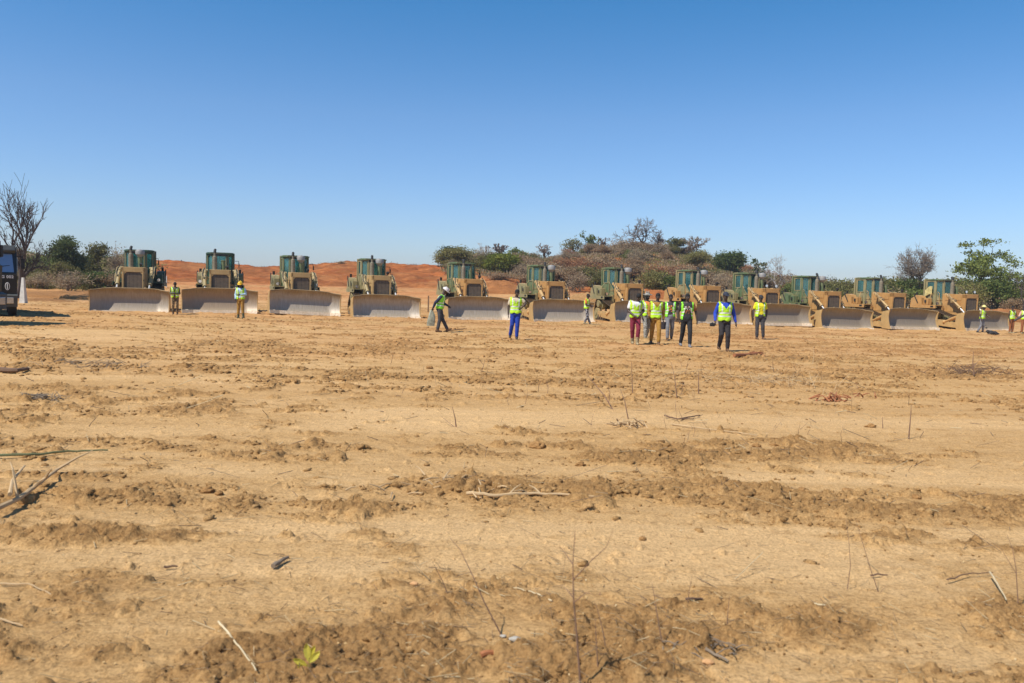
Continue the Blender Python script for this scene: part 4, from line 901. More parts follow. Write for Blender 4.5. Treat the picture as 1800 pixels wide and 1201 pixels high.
def capsule(mb, a, b_, ra, rb, n=12, flat=None):
    a = Vector(a); b_ = Vector(b_); d = b_ - a
    if d.length < 1e-5: mb.ball(a, ra); return
    mb.ball(a, ra, 12, 8); mb.ball(b_, rb, 12, 8); mb.tube([a, b_], [ra, rb], n)
def loft(mb, secs, n=18):
    """secs: (centre, halfwidth, halfdepth, right vector)"""
    vs = []; k = len(secs)
    for c, w, d, rt in secs:
        rt = Vector(rt).normalized(); fw = Vector((0, 0, 1)).cross(rt).normalized()
        for j in range(n):
            a = 2 * math.pi * j / n; ca, sa = math.cos(a), math.sin(a)
            ex = math.copysign(abs(ca) ** .85, ca); ey = math.copysign(abs(sa) ** .85, sa); vs.append(Vector(c) + rt * w * ex + fw * d * ey)
    fs = []
    for i in range(k - 1):
        for j in range(n): j2 = (j + 1) % n; fs.append((i * n + j, i * n + j2, (i + 1) * n + j2, (i + 1) * n + j))
    fs += [tuple(range(n - 1, -1, -1)), tuple((k - 1) * n + j for j in range(n))]
    mb.add(vs, fs)
def remeshed(mb, name, voxel, smooth=4):
    me0 = mb.mesh("tmp", None); o = bpy.data.objects.new("tmp", me0); COL.objects.link(o)
    r = o.modifiers.new("r", 'REMESH'); r.mode = 'VOXEL'; r.voxel_size = voxel; r.use_smooth_shade = True
    s = o.modifiers.new("s", 'SMOOTH'); s.iterations = smooth; s.factor = .5
    dg = bpy.context.evaluated_depsgraph_get(); me = bpy.data.meshes.new_from_object(o.evaluated_get(dg)); me.name = name
    bpy.data.objects.remove(o); bpy.data.meshes.remove(me0); me.materials.clear(); return me

def lerp(a, b_, t): return Vector(a).lerp(Vector(b_), t)
def hand(mb, wrist, elbow, palm_n, s=1.0, curl=.5):
    """palm and five fingers continuing the forearm; palm_n points out of the palm"""
    d = (Vector(wrist) - Vector(elbow)).normalized(); pn = Vector(palm_n); pn = (pn - d * pn.dot(d)).normalized(); sd = d.cross(pn)
    w = Vector(wrist); p1 = w + d * .085 * s
    for k in (-1, -.33, .33, 1): capsule(mb, w + sd * .022 * k * s * .8, p1 + sd * .030 * k * s, .016 * s, .014 * s, 8)
    for k, L in ((-1, .062), (-.33, .076), (.33, .082), (1, .072)):
        a = p1 + sd * .031 * k * s; dd = (d + pn * curl * .6).normalized(); b_ = a + dd * L * .5 * s; d2 = (d + pn * curl * 1.8).normalized(); c = b_ + d2 * L * .5 * s
        capsule(mb, a, b_, .0105 * s, .0095 * s, 8); capsule(mb, b_, c, .0095 * s, .0085 * s, 8)
    a = w + d * .025 * s + sd * .026 * s; b_ = a + (d * .7 + sd * .6 + pn * .3).normalized() * .042 * s; c = b_ + (d + pn * .4).normalized() * .032 * s
    capsule(mb, a, b_, .014 * s, .011 * s, 8); capsule(mb, b_, c, .011 * s, .009 * s, 8)

BASE = dict(pelvis=(0, 0, .95), chest=(0, .0, 1.28), neck=(0, .01, 1.475), head=(0, -.015, 1.635),
            shR=(-.175, .0, 1.41), shL=(.175, .0, 1.41), elR=(-.235, .03, 1.13), elL=(.235, .03, 1.13), wrR=(-.25, -.06, .88), wrL=(.25, -.06, .88),
            hipR=(-.09, 0, .93), hipL=(.09, 0, .93), knR=(-.10, -.02, .50), knL=(.10, -.02, .50), anR=(-.105, .02, .085), anL=(.105, .02, .085), look=(0, -1, -.08))
# (R is the side at -x: when the figure faces the camera, the left of the picture)
WALK_A = dict(knL=(.09, -.16, .53), anL=(.09, -.20, .10), knR=(-.10, .07, .49), anR=(-.11, .28, .15), elR=(-.25, -.02, 1.14), wrR=(-.25, -.20, .94), elL=(.24, .10, 1.15), wrL=(.26, .10, .89))
WALK_B = dict(knR=(-.09, -.16, .53), anR=(-.09, -.20, .10), knL=(.10, .07, .49), anL=(.11, .28, .15), elL=(.25, -.02, 1.14), wrL=(.25, -.20, .94), elR=(-.24, .10, 1.15), wrR=(-.26, .10, .89))

def person(px, py, hpx, face, pose, cl, label, z=None):
    Vd = Vector
    J = {k: Vd(v) for k, v in {**BASE, **pose}.items()}
    p = gp(px, py, 0.0)
    for _ in range(4): p = gp(px, py, mz(p.x, p.y))
    H = hpx / (F_PX / (p - Vector((0, 0, 0))).y) ; sc_ = max(.88, min(1.08, H / 1.76 if 'k' not in cl else cl['k']))
    root = empty("person", (p.x, p.y, p.z), face, label, "person", None); root.scale = (sc_,) * 3
    fz = min(J['anR'].z, J['anL'].z) - .085
    for k in J:
        if k != 'look': J[k] = J[k] - Vd((0, 0, fz))
    right = (J['shR'] - J['shL']).normalized(); hright = (J['hipR'] - J['hipL']).normalized()
    look = J['look'].normalized(); hr = look.cross(Vd((0, 0, 1))).normalized(); hu = hr.cross(look).normalized()
    HM = Matrix((hr, -look, hu)).transposed()       # local x right, -y forward, z up
    def hp(x, y, z): return J['head'] + HM @ Vd((x, y, z))
    def torso(mb, g=0.0, low=0.0, hi=1.0):
        P, C, Nk = J['pelvis'], J['chest'], J['neck']; r2 = (right + hright).normalized()
        secs = [(P + (P - C) * .30, .135 + g, .105 + g, hright), (P, .165 + g, .118 + g, hright), (lerp(P, C, .45), .145 + g, .105 + g, r2), (lerp(P, C, .8), .165 + g, .118 + g, right), (C + (Nk - C) * .25, .185 + g, .122 + g, right), (C + (Nk - C) * .62, .165 + g, .10 + g, right), (C + (Nk - C) * .9, .085 + g * .6, .072 + g * .6, right)]
        loft(mb, secs)
    # ---- body, one continuous surface
    mb = MB(); torso(mb)
    capsule(mb, J['neck'] - Vd((0, 0, .05)), J['head'] + HM @ Vd((0, .01, -.06)), .062, .055)
    mb.ball(hp(0, .012, .035), (.076, .094, .088), 14, 10, HM); mb.ball(hp(0, -.012, -.03), (.062, .075, .085), 12, 9, HM); mb.ball(hp(0, -.045, -.085), (.034, .032, .026), 10, 8, HM)
    mb.tube([hp(0, -.082, .022), hp(0, -.108, -.022), hp(0, -.088, -.034)], [.010, .017, .014], 8); mb.ball(hp(0, -.086, -.055), (.026, .012, .012), 8, 6, HM); mb.ball(hp(0, -.080, .040), (.050, .014, .011), 8, 6, HM)
    for s in (-1, 1): mb.ball(hp(s * .078, .01, -.005), (.012, .022, .034), 8, 6, HM)
    for s in 'RL':
        capsule(mb, J['sh' + s], J['el' + s], .056, .043); capsule(mb, J['el' + s], J['wr' + s], .043, .029); capsule(mb, lerp(J['neck'], J['sh' + s], .25) + Vd((0, 0, -.03)), J['sh' + s], .055, .056)
        capsule(mb, J['hip' + s], J['kn' + s], .088, .060); capsule(mb, J['kn' + s], lerp(J['kn' + s], J['an' + s], .3), .058, .058); capsule(mb, lerp(J['kn' + s], J['an' + s], .3), J['an' + s], .058, .042)
        inward = Vd((1 if s == 'R' else -1, 0, 0)); palm = cl.get('palm' + s, inward); hand(mb, J['wr' + s], J['el' + s], palm, 1.0, cl.get('curl', .5))
        toe = cl.get('toe' + s, Vd((0, -1, 0)))
        capsule(mb, J['an' + s] + Vd((0, 0, -.02)), J['an' + s] + Vd(toe) * .12 + Vd((0, 0, -.055)), .045, .030)
    me = remeshed(mb, "body", .0125, 3); me.materials.append(cl.get('skin', SKIN)); add_obj("body", me, root)
    m = MB(); [m.ball(hp(s * .030, -.080, .012), (.010, .008, .007), 8, 6, HM) for s in (-1, 1)]; m.build("eye", simple("eye_white", (.30, .27, .25), .4) if "eye_white" not in bpy.data.materials else bpy.data.materials["eye_white"], root, True)
    # ---- hair or headgear
    def cap(mb, r, zc, lo, seg=16, rings=7):
        vs = []; fs = []
        for i in range(rings + 1):
            a = lo * i / rings
            for j in range(seg): b_ = 2 * math.pi * j / seg; vs.append(hp(r[0] * math.sin(a) * math.cos(b_), .012 + r[1] * math.sin(a) * math.sin(b_), zc + r[2] * math.cos(a)))
        for i in range(rings):
            for j in range(seg): j2 = (j + 1) % seg; fs.append((i * seg + j, i * seg + j2, (i + 1) * seg + j2, (i + 1) * seg + j))
        fs.append(tuple((rings) * seg + j for j in range(seg))); mb.add(vs, fs)
    hg = cl.get('hat')
    m = MB(); cap(m, (.083, .100, .094), .036, R(86)); (m.ball(hp(0, .045, .0), (.074, .068, .07), 12, 8, HM) if not cl.get('hat') else None); m.build("hair", HAIR, root, True)
    if hg and hg[0] == 'helmet':
        m = MB(); cap(m, (.112, .135, .115), .055, R(88), 20, 8); m.tube([hp(.115 * math.cos(a), .0 + .145 * math.sin(a) - (.035 if math.sin(a) < 0 else 0), .056) for a in [i * 6.2832 / 20 for i in range(20)]] + [hp(.115, 0, .056)], .010, 6)
        m.prism([(0, 0)] * 0, 0, 0, 0) if False else None
        m.box(hp(0, -.145, .055), (.15, .08, .012), HM, .005); m.box(hp(0, 0, .172), (.03, .20, .012), HM, .005); m.build("helmet", hg[1], root, True)
    elif hg and hg[0] == 'cap':
        m = MB(); cap(m, (.092, .110, .098), .040, R(88), 18, 8); m.box(hp(0, -.135, .048), (.13, .11, .010), HM @ Matrix.Rotation(R(8), 3, 'X'), .004); m.build("cap", hg[1], root, True)
    elif hg and hg[0] == 'hood':
        m = MB(); cap(m, (.094, .112, .105), .03, R(115), 18, 8); m.ball(hp(0, -.02, -.055), (.074, .082, .06), 12, 8, HM); m.build("balaclava", HAIR, root, True)
        m = MB(); cap(m, (.108, .125, .075), .075, R(90), 18, 6); m.tube([hp(.16 * math.cos(a), .17 * math.sin(a), .07) for a in [i * 6.2832 / 20 for i in range(21)]], .013, 6)
        for i in range(7): m.ball(hp(.05 * math.cos(i * .9), .07 * math.sin(i * .9), .14 + .02 * (i % 2)), (.02, .02, .045), 6, 5)
        m.build("bush_hat", hg[1], root, True)
    # ---- trousers
    tm = CM[cl['pants']]; mb = MB(); P, C = J['pelvis'], J['chest']
    loft(mb, [(P + (P - C) * .34, .15, .12, hright), (P, .178, .132, hright), (lerp(P, C, .30), .160, .120, hright)])
    for s in 'RL':
        kl = lerp(J['kn' + s], J['an' + s], .5); capsule(mb, J['hip' + s], J['kn' + s], .100, .076); capsule(mb, J['kn' + s], kl, .076, .070); capsule(mb, kl, lerp(J['kn' + s], J['an' + s], .88 if cl.get('boots') is None else .70), .070, .062)
    me = remeshed(mb, "trousers", .017, 3); wrinkle(me, .008); me.materials.append(tm); add_obj("trousers", me, root)
    # ---- shirt with sleeves
    mb = MB(); torso(mb, .012); sl = cl.get('sleeve', 'short')
    for s in 'RL':
        capsule(mb, lerp(J['neck'], J['sh' + s], .35) + Vd((0, 0, -.035)), J['sh' + s], .055, .066); e = .62 if sl == 'short' else 1.0
        capsule(mb, J['sh' + s], lerp(J['sh' + s], J['el' + s], e), .068, .062 if e == 1 else .066)
        if sl == 'long': capsule(mb, J['el' + s], lerp(J['el' + s], J['wr' + s], .88), .058, .042)
    me = remeshed(mb, "shirt", .017, 3); wrinkle(me, .007); me.materials.append(CM[cl['shirt']])
    if 'sleeve_col' in cl:
        me.materials.append(CM[cl['sleeve_col'][1]]); sx = J['sh' + cl['sleeve_col'][0]]; cx = J['chest']; dirv = (sx - cx); dirv.z = 0; dirv.normalize()
        for f in me.polygons:
            if (f.center - cx).dot(dirv) > .175: f.material_index = 1
    if 'print' in cl:
        a, b_ = cl['print']; i0 = len(me.materials); me.materials.append(CM[a]); me.materials.append(CM[b_]); fwd = Vd((0, 0, 1)).cross(right).normalized(); fwd = fwd if fwd.y < 0 else -fwd
        for f in me.polygons:
            q = f.center - J['chest']; u_ = q.dot(right); w_ = q.z
            if q.dot(fwd) > .05 and abs(u_) < .11 and -.17 < w_ < .07:
                v = vnoise(np.array([u_ * 55]), np.array([w_ * 34]), 901)[0]
                if v > -.1: f.material_index = i0 + (1 if w_ < -.05 or v > .45 else 0)
    add_obj("shirt", me, root)
    # ---- safety vest
    if cl.get('vest'):
        mb = MB(); torso(mb, .034)
        for s in 'RL': capsule(mb, lerp(J['neck'], J['sh' + s], .55) + Vd((0, 0, -.015)), lerp(J['neck'], J['sh' + s], .93) + Vd((0, 0, 0)), .064, .070)
        me = remeshed(mb, "vest", .014, 3); wrinkle(me, .009); bm = bmesh.new(); bm.from_mesh(me); ax = (J['chest'] - J['pelvis']).normalized(); fwd = right.cross(ax).normalized(); fwd = fwd if fwd.y < 0 else -fwd
        if cl.get('fwd'): fwd = Vd(cl['fwd'])
        op = cl.get('open', 0.0); vn = cl.get('vneck', .13); kill = []
        for f in bm.faces:
            q = f.calc_center_median() - J['chest']; h = q.dot(ax); u_ = q.dot(right); fr = q.dot(fwd); base_h = (J['pelvis'] - J['chest']).dot(ax)
            top = h - .02
            if h < base_h - .03 + .02 * math.sin(u_ * 30): kill.append(f); continue
            if fr > .0 and h > -.02 - .12 * (vn > .2) and abs(u_) < max(0.0, (h + .02 + .12 * (vn > .2)) * vn / .20): kill.append(f); continue
            if fr > .0 and abs(u_) < op * (.5 + .5 * min(1, max(0, -h / .3)) + .5 * (h > 0)): kill.append(f); continue
            if h > .185 and abs(u_) < .075: kill.append(f); continue
            if h > .155 and abs(u_) < .055: kill.append(f)
        bmesh.ops.delete(bm, geom=kill, context='FACES')
        for f in bm.faces:
            q = f.calc_center_median() - J['chest']; h = q.dot(ax); u_ = abs(q.dot(right)); f.material_index = 0
            if -.155 < h < -.115 or -.255 < h < -.215: f.material_index = 1
            if .095 < u_ < .130 and h > -.115: f.material_index = 1
        bmesh.ops.solidify(bm, geom=bm.faces[:], thickness=.006); bm.to_mesh(me); bm.free(); me.materials.append(VEST_Y if cl['vest'] == 'y' else VEST_G); me.materials.append(SILV)
        add_obj("safety_vest", me, root)
    # ---- shoes
    for s in 'RL':
        mb = MB(); toe = Vd(cl.get('toe' + s, Vd((0, -1, 0)))).normalized(); a = J['an' + s]; dwn = Vd((0, 0, -1)) if toe.z > -.2 else Vd((0, 0, -1))
        capsule(mb, a + Vd((0, 0, -.035)) - toe * .045, a + toe * .06 + Vd((0, 0, -.045)), .047, .043); capsule(mb, a + toe * .06 + Vd((0, 0, -.045)), a + toe * .16 + Vd((0, 0, -.055)), .043, .034)
        capsule(mb, a + Vd((0, 0, -.03)), a + (J['kn' + s] - a).normalized() * (.03 if cl.get('boots') is None else .17), .050, .052 if cl.get('boots') is None else .064)
        me = remeshed(mb, "shoe", .012, 2); me.materials.append(CM[cl.get('shoes', 'black')]); add_obj("shoe", me, root)
    return root, J, sc_
def wrinkle(me, amp):
    n = len(me.vertices); co = np.empty(n * 3); me.vertices.foreach_get("co", co); co = co.reshape(-1, 3); no = np.empty(n * 3); me.vertices.foreach_get("normal", no); no = no.reshape(-1, 3)
    d = amp * fbm(co[:, 0] * 14 + co[:, 1] * 9, co[:, 2] * 20 + co[:, 1] * 11, 3, 801); co += no * d[:, None]; me.vertices.foreach_set("co", co.ravel()); me.update()

H_YEL = simple("helmet_yellow", (.80, .50, .02), .4, 0, .05); H_WHITE = simple("helmet_white", (.72, .66, .62), .45, 0, .06); H_PALE = simple("helmet_pale_yellow", (.74, .62, .22), .45, 0, .06)
C_NAVY = simple("cap_navy", (.025, .03, .05), .8); C_DK = simple("cap_dark", (.03, .028, .03), .8); C_CAMO = CM['camo_gr']
W = "standing"
person(308, 553, 60, R(15), dict(neck=(0, -.07, 1.46), head=(.01, -.14, 1.60), chest=(0, -.03, 1.27), shR=(-.17, -.06, 1.39), shL=(.17, -.06, 1.39), elR=(-.22, -.05, 1.12), wrR=(-.07, -.27, 1.14), elL=(.22, -.05, 1.12), wrL=(.06, -.28, 1.12), look=(.1, -1, -.75)),
       dict(shirt='olive', pants='camo_br', vest='y', sleeve='long', open=.05, k=.98, shoes='brown'), "bareheaded man in brown camouflage trousers looking down, between the first two blades")
person(423, 560, 68, R(-5), dict(elR=(-.25, .0, 1.14), wrR=(-.20, -.14, .92), elL=(.25, -.02, 1.16), wrL=(.08, -.26, 1.14), anR=(-.12, .0, .085), anL=(.15, -.02, .085), neck=(.0, -.03, 1.47), head=(0, -.06, 1.62), look=(.1, -1, -.35)),
       dict(shirt='lightblue', pants='mustard', vest='y', sleeve='long', open=.07, hat=('helmet', H_YEL), boots=1, shoes='olive', k=1.0), "man in yellow hard hat, light blue shirt and mustard trousers before the second blade")
r3, J3, s3 = person(772, 584, 82, R(90), dict(neck=(0, -.10, 1.45), head=(.01, -.19, 1.58), chest=(0, -.04, 1.27), shR=(-.17, -.07, 1.38), shL=(.17, -.07, 1.38), knL=(.09, -.10, .52), anL=(.09, -.31, .11), knR=(-.10, -.02, .50), anR=(-.10, .06, .085), elR=(-.22, .14, 1.15), wrR=(-.18, .24, .93), elL=(.22, -.10, 1.14), wrL=(.16, -.30, 1.02), look=(0, -1, -.75)),
       dict(shirt='navy', pants='darkgrey', vest='g', sleeve='long', hat=('helmet', H_WHITE), k=1.0, shoes='brown', toeL=(0, -.85, .5), vneck=.1), "man in white hard hat walking right in profile, navy sleeves, holding a bag")
person(905, 597, 86, R(0), dict(neck=(.01, -.03, 1.475), head=(.035, -.07, 1.62), elR=(-.25, .02, 1.13), wrR=(-.25, -.04, .87), elL=(.34, -.02, 1.26), wrL=(.22, -.12, 1.13), knL=(.07, -.05, .50), anL=(.06, -.04, .085), knR=(-.11, -.04, .52), anR=(-.17, .16, .13), look=(.1, -1, -.35)),
       dict(shirt='cream', pants='blue', vest='y', sleeve='short', vneck=.14, k=1.0, shoes='charcoal'), "man in bright blue trousers and yellow vest over a cream shirt")
person(1030, 571, 58, R(70), dict(knR=(-.09, -.12, .53), anR=(-.09, .06, .12), knL=(.09, -.02, .50), anL=(.09, -.22, .085), elL=(.22, -.08, 1.13), wrL=(.16, -.28, 1.08), elR=(-.22, -.02, 1.13), wrR=(-.16, -.24, 1.05), neck=(0, -.05, 1.47), head=(0, -.08, 1.62), look=(.1, -1, -.2)),
       dict(shirt='orange', pants='camo_bw', vest='y', sleeve='short', k=.98, shoes='khaki'), "man with orange sleeve and black and white camouflage trousers beside the seventh bulldozer's track")
person(1135, 598, 80, R(10), dict(WALK_B, elR=(-.23, .02, 1.13), wrR=(-.22, -.1, .9)), dict(shirt='orange', pants='camo_gr', vest='y', sleeve='short', hat=('hood', C_CAMO), open=.05, k=1.0, shoes='khaki', sleeve_col=('L', 'green')),
       "man with masked face and camouflage bush hat walking behind the man in maroon trousers")
person(1115, 606, 84, R(0), dict(WALK_A, neck=(.03, -.06, 1.46), head=(.065, -.13, 1.585), chest=(0, -.02, 1.27), elR=(-.25, .0, 1.13), wrR=(-.06, -.24, .96), elL=(.27, .0, 1.13), wrL=(.10, -.25, .96), anL=(.07, -.14, .085), anR=(-.05, .14, .10), knR=(-.08, .02, .5), look=(-.15, -1, -.9)),
       dict(shirt='white', pants='maroon', vest='y', sleeve='short', vneck=.16, k=1.0, boots=1, shoes='khaki'), "man in maroon trousers and yellow vest with bowed head and hands clasped in front")
person(1151, 606, 86, R(0), dict(WALK_A, neck=(.02, -.03, 1.475), head=(.035, -.05, 1.63), elR=(-.24, .03, 1.14), wrR=(-.21, -.04, .90), elL=(.25, .04, 1.13), wrL=(.27, .0, .87), anR=(-.10, .2, .13), look=(-.15, -1, -.25)),
       dict(shirt='mustard', pants='mustard', vest='y', sleeve='long', vneck=.16, k=1.0, shoes='brown'), "man in mustard jacket and mustard trousers in the middle of the walking group")
r9, J9, s9 = person(1176, 599, 76, R(-5), dict(WALK_B, elR=(-.24, .02, 1.13), wrR=(-.27, -.04, .88)), dict(shirt='charcoal', pants='grey', vest='g', sleeve='short', open=.10, print=('orange', 'orange'), k=.99, shoes='brown'),
       "man in grey trousers and dark t-shirt with an orange patch, carrying a dark bucket")
person(1205, 610, 86, R(0), dict(WALK_A, neck=(.0, -.02, 1.475), head=(-.01, -.03, 1.63), elR=(-.27, .05, 1.13), wrR=(-.24, .02, .88), elL=(.30, .02, 1.14), wrL=(.33, -.04, .88), anR=(-.13, .2, .12), look=(-.1, -1, -.15)),
       dict(shirt='charcoal', pants='black', vest='g', sleeve='short', open=.15, print=('white', 'rust'), sleeve_col=('L', 'rust'), k=1.0, shoes='grey'), "man in dark t-shirt with white and red print under a wide open vest")
r11, J11, s11 = person(1271, 618, 101, R(0), dict(WALK_B, anL=(.13, .02, .085), knL=(.11, -.05, .50), anR=(-.08, .2, .13), knR=(-.08, -.06, .51), elR=(-.27, .04, 1.13), wrR=(-.30, -.10, .90), elL=(.28, .05, 1.13), wrL=(.34, .0, .87), head=(.0, -.03, 1.64), look=(0, -1, -.12)),
       dict(shirt='royal', pants='charcoal', vest='y', sleeve='long', vneck=.15, hat=('cap', C_NAVY), k=1.03, shoes='brown'), "man in navy cap and royal blue long sleeves, nearest, holding a black camera")
person(1334, 597, 78, R(0), dict(anL=(.17, .02, .085), knL=(.12, -.03, .5), anR=(-.08, .02, .085), elR=(-.26, .02, 1.14), wrR=(-.28, -.05, .88), elL=(.27, .05, 1.15), wrL=(.25, .0, .9), look=(-.05, -1, -.1)),
       dict(shirt='yellow', pants='darkgrey', vest='y', sleeve='short', open=.11, hat=('cap', C_DK), k=1.0, shoes='brown'), "man in bright yellow t-shirt and dark cap standing before the ninth blade")
r13, J13, s13 = person(1725, 585, 52, R(35), dict(knR=(-.12, -.02, .50), anR=(-.30, .10, .085), knL=(.08, -.06, .5), anL=(.12, -.02, .085), elL=(.26, -.10, 1.17), wrL=(.20, -.30, 1.05), neck=(0, -.04, 1.47), head=(0, -.07, 1.62)),
       dict(shirt='khaki', pants='grey', vest='y', sleeve='short', hat=('helmet', H_PALE), k=1.0, shoes='charcoal'), "man in pale yellow hard hat and grey trousers in front of the rightmost blade")
person(1777, 586, 46, R(15), dict(elL=(.26, -.06, 1.14), wrL=(.18, -.28, 1.0)), dict(shirt='brown', pants='rust', vest='y', sleeve='short', k=1.0, shoes='khaki'), "man in rust-brown trousers and yellow vest, second from the right edge")
person(1799, 587, 46, R(-20), dict(elR=(-.28, -.06, 1.2), wrR=(-.38, -.26, 1.08)), dict(shirt='pink', pants='rust', vest='y', sleeve='long', k=1.0, shoes='khaki'), "man with pink sleeve and yellow vest cut off by the right edge")

# ---- things they hold
def at_hand(root, J, s, key, extra=(0, 0, 0)):
    d = (J['wr' + key] - J['el' + key]).normalized(); q = J['wr' + key] + d * .10 + Vector(extra)
    return Matrix.Translation(root.location) @ Matrix.Rotation(root.rotation_euler.z, 4, 'Z') @ (q * s)
m = MB(); m.box((0, 0, 0), (.15, .06, .10), None, .012); m.tube([(0, -.03, 0), (0, -.10, 0)], [.038, .036], 14); m.box((0, 0, .06), (.05, .04, .025), None, .006)
c = m.build("camera", M_BLACK, None, True); c.location = at_hand(r11, J11, s11, 'R', (-.09, -.04, -.02)); tag(c, "small black video camera in the hand of the man with royal blue sleeves", "camera")
t = empty("bucket", at_hand(r9, J9, s9, 'R', (0, 0, -.34)), 0, "dark bucket hanging from the hand of the man in grey trousers", "bucket")
m = MB(); m.tube([(0, 0, 0), (0, 0, .26)], [.12, .16], 18); m.tube([(0, 0, .25), (0, 0, .27)], .166, 18); m.build("pail", simple("bucket_dark", (.05, .045, .06), .6), t, True)
m = MB(); m.tube([(.16 * math.cos(a), 0, .26 + .12 * math.sin(a)) for a in [i * math.pi / 10 for i in range(11)]], .006, 6); m.build("handle", M_BLACK, t)
# bag hanging from the hand of the man in profile
q = at_hand(r3, J3, s3, 'R'); m = MB(); vs = []; fs = []
for i in range(9):
    w = i / 8; z = -.62 * w; rx = .035 + .15 * math.sin(min(1, w * 1.3) * 1.5) * (1 - .25 * w); ry = .02 + .05 * math.sin(w * 3)
    for j in range(12): a = j * 6.283 / 12; vs.append((rx * math.cos(a) + .02 * math.sin(5 * w + j), ry * math.sin(a) + .01 * math.sin(7 * w + 2 * j), z))
for i in range(8):
    for j in range(12): j2 = (j + 1) % 12; fs.append((i * 12 + j, i * 12 + j2, i * 12 + 12 + j2, i * 12 + 12 + j))
fs += [tuple(range(12)), tuple(96 + j for j in range(12))]; m.add(vs, fs)
o = m.build("cloth_bag", simple("bag_greygreen", (.34, .34, .25), .9, 0, .45, 9), None, True); o.location = q + Vector((-.02, 0, .02)); tag(o, "limp grey-green bag hanging from the hand of the man in profile", "bag")
# dark sack on the ground by the man in the pale helmet
p = atY(1741, 584, 53.0 * .985); sx = gp(1742, 585, -.15); m = MB()
for k, (x, z, r) in enumerate([(0, .12, .20), (.24, .11, .17), (.42, .07, .10), (-.20, .22, .12), (-.30, .42, .07), (-.36, .58, .04)]): m.ball((x, 0, z), (r, r * .8, r * .85), 12, 8)
me = remeshed(m, "sack", .03, 4); wrinkle(me, .02); me.materials.append(simple("sack_black", (.035, .032, .03), .8)); o = add_obj("sack", me, loc=(sx.x, sx.y, mz(sx.x, sx.y))); tag(o, "crumpled black sack on the ground by the man in the pale hard hat", "sack")
a = atY(1783, 564, 48.6); b_ = atY(1806, 551, 48.2); m = MB(); m.tube([a, b_], .055, 8); tag(m.build("pole", simple("pole_dark", (.05, .045, .05), .6), None, True), "dark pole carried between the two men at the right edge", "pole")
